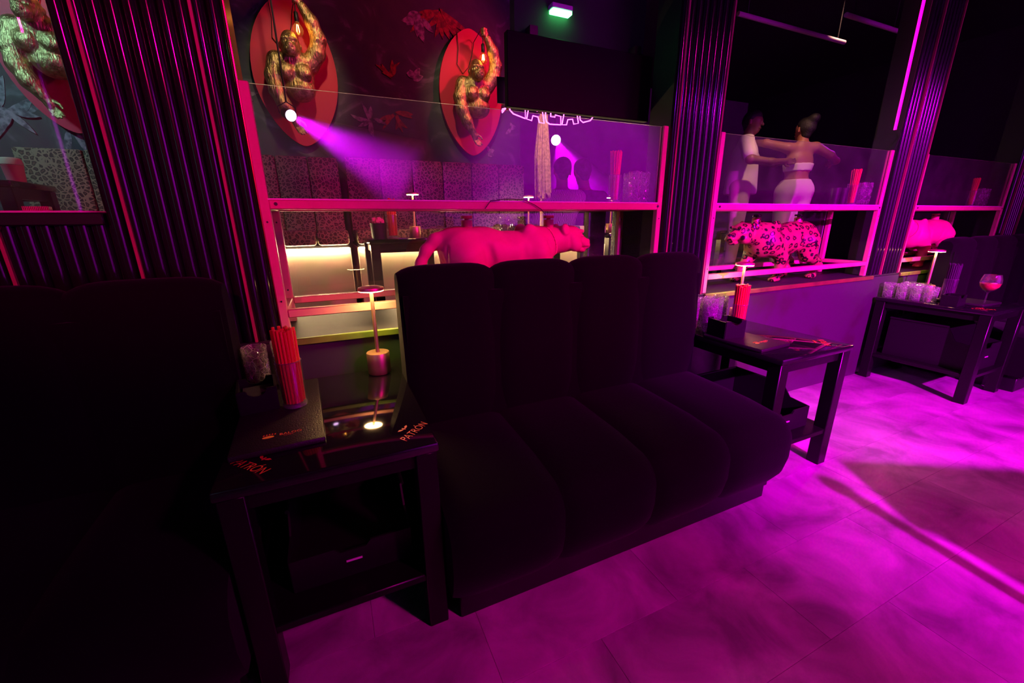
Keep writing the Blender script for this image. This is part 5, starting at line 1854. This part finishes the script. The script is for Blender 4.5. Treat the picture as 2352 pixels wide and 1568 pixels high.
def seated(tilt, top_m, name, hs=1.0, arm_in=0.0):
    def fn(S, t):
        z0 = 0.31
        S.ell((0, 0.02, z0 + 0.08), (0.17, 0.14, 0.10), 0.05)
        S.cap((0, 0.01, z0 + 0.10), (0, -0.02, z0 + 0.28), 0.125, 0.125, 0.05)
        S.ell((tilt * 0.4, 0.0, z0 + 0.40), (0.165, 0.11, 0.16), 0.05)
        S.cap((-0.15 + tilt * 0.4, 0.0, z0 + 0.51), (0.15 + tilt * 0.4, 0.0, z0 + 0.51), 0.058, 0.058, 0.05)
        hc = (tilt, 0.03, z0 + 0.735)
        S.cap((tilt * 0.5, 0.0, z0 + 0.52), (tilt * 0.9, 0.02, z0 + 0.66), 0.058, 0.054, 0.03)
        head(S, hc, (tilt * 1.5, 0, 1), (0, 1, -0.15), hs)
        for s in (-1, 1):
            S.chain([((s * 0.09, 0.05, z0 + 0.06), 0.09), ((s * 0.11, 0.45, z0 + 0.04), 0.064), ((s * 0.11, 0.56, 0.12), 0.044), ((s * 0.11, 0.55, 0.06), 0.042)], 0.03)
            S.cap((s * 0.11, 0.52, 0.042), (s * 0.12, 0.66, 0.034), 0.04, 0.032, 0.03)
            S.chain([((s * 0.185 + tilt * 0.4, 0.0, z0 + 0.49), 0.056), ((s * 0.25, 0.03, z0 + 0.24), 0.043), ((s * 0.17, 0.24, z0 + 0.14), 0.034), ((s * 0.12, 0.32, z0 + 0.135), 0.026)], 0.025)
            hand(S, (s * 0.12, 0.32, z0 + 0.135), (-0.2 * s, 1, -0.05), (1, 0, 0))
        def top(C):
            C.cap((0, 0.01, z0 + 0.06), (0, -0.02, z0 + 0.28), 0.148, 0.140, 0.05)
            C.ell((tilt * 0.4, 0.0, z0 + 0.40), (0.178, 0.124, 0.17), 0.05)
            C.cap((-0.15 + tilt * 0.4, 0.0, z0 + 0.51), (0.15 + tilt * 0.4, 0.0, z0 + 0.51), 0.070, 0.070, 0.05)
            for s in (-1, 1):
                C.chain([((s * 0.185 + tilt * 0.4, 0.0, z0 + 0.49), 0.068), ((s * 0.25, 0.03, z0 + 0.24), 0.056), ((s * 0.20, 0.17, z0 + 0.17), 0.048)], 0.025)
            C.clip(2, z0 + 0.565, False)
        cloth(t, 'shirt', top_m, (-0.36, -0.2, z0 - 0.12), (0.36, 0.3, z0 + 0.64), top)
        def pants(C):
            C.ell((0, 0.02, z0 + 0.08), (0.182, 0.152, 0.11), 0.05)
            for s in (-1, 1):
                C.chain([((s * 0.09, 0.05, z0 + 0.06), 0.102), ((s * 0.11, 0.45, z0 + 0.04), 0.078), ((s * 0.11, 0.56, 0.12), 0.058)], 0.03)
            C.clip(2, 0.09, True)
        cloth(t, 'trousers', M_DARKCLOTH, (-0.25, -0.2, 0.0), (0.25, 0.7, z0 + 0.25), pants)
        cloth(t, 'hair', M_HAIR, (tilt - 0.2, -0.2, z0 + 0.58), (tilt + 0.2, 0.2, z0 + 0.92), lambda C: hair(C, hc, (tilt * 1.5, 0, 1), (0, 1, -0.15), hs * 1.02))
    return fn


for px_, lb in ((2.12, 'low round pouffe under the left seated person'), (2.43, 'low round pouffe under the right seated person')):
    t = thing('pouffe', lb, 'pouffe', (px_, 3.64, PZ))
    MB().lathe([(0, 0), (0.14, 0), (0.15, 0.02), (0.15, 0.24), (0.14, 0.27), (0, 0.275)], 28).build('cushion', M_DARKCLOTH, t)
    MB().lathe([(0.150, 0.125), (0.154, 0.13), (0.150, 0.135)], 28).build('piping', M_BLACKPL, t)
person('person in a light patterned shirt seated with back turned, left of two', (2.12, 3.60, PZ), R(-12), seated(0.02, M_STRIPE, 'a'), M_SKIN2, (-0.38, -0.2, 0.0), (0.38, 0.7, 1.25))
person('person in a dark jacket seated with back turned, right of two', (2.43, 3.60, PZ), R(-4), seated(-0.05, M_DARKCLOTH, 'b'), M_SKIN2, (-0.38, -0.2, 0.0), (0.38, 0.7, 1.25))

# ------------------------------------------------------------------ haze standing in the two violet beams
def haze_cone(label, apex, target, ang, L_, dens):
    m = bpy.data.materials.new('club_haze')
    m.use_nodes = True
    N, L = nodes_of(m)
    N.remove(N['Principled BSDF'])
    v = N.new('ShaderNodeVolumeScatter')
    v.inputs['Color'].default_value = (1, 1, 1, 1)
    v.inputs['Density'].default_value = dens
    v.inputs['Anisotropy'].default_value = 0.0
    L.new(v.outputs[0], N['Material Output'].inputs['Volume'])
    d = (Vector(target) - Vector(apex)).normalized()
    r = L_ * math.tan(R(ang / 2))
    o = MB().cyl(Vector(apex) + d * 0.02, Vector(apex) + d * L_, 0.03, r + 0.03, n=32).build('haze', m)
    return tag(o, label, 'haze', kind='stuff')


haze_cone('violet lit haze in the beam below the left gorilla', (-0.10, 3.14, 1.85), (0.75, 3.26, 1.42), 40, 0.78, 0.9)
haze_cone('violet lit haze in the beam above the two seated people', (2.61, 4.5, 2.11), (3.3, 5.0, 1.3), 56, 1.1, 0.7)

# ------------------------------------------------------------------ unseen shapes added outside the frame to cast shadows on the floor
t = thing('added_shadow_block', 'narrow black counter shape added out of view to shade the floor', 'counter', (1.92, -0.64, 0), math.atan2(-0.39, 0.63))  # added blocker for the wide shadow band, never in view
MB().box(0, 0.95, -0.30, 0, 1.03, 1.06, 0.004).build('countertop', M_LACQ, t)
MB().box(0.02, 0.93, -0.28, -0.02, 0, 1.03).build('body', M_LACQLEG, t)
MB().tube([(0.05, 0.06, 0.2), (0.9, 0.06, 0.2)], 0.015, 8).build('foot_rail', M_BOLT, t)
for x in (0.1, 0.85):
    MB().tube([(x, -0.02, 0.2), (x, 0.06, 0.2)], 0.008, 6).build('rail_bracket', M_BOLT, t)
t = thing('added_shadow_post', 'slim metal post added out of view to cast a thin shadow', 'barrier post', (1.80, -0.52, 0))  # added blocker for the thin shadow line, never in view
MB().lathe([(0, 0), (0.15, 0), (0.15, 0.012), (0.03, 0.03), (0.022, 0.05), (0.022, 0.90), (0.034, 0.905), (0.034, 0.93), (0.02, 0.95), (0, 0.955)], 28).build('post', M_BOLT, t)
MB().lathe([(0.0222, 0.84), (0.028, 0.845), (0.028, 0.865), (0.0222, 0.87)], 28).build('collar', M_GOLD, t)
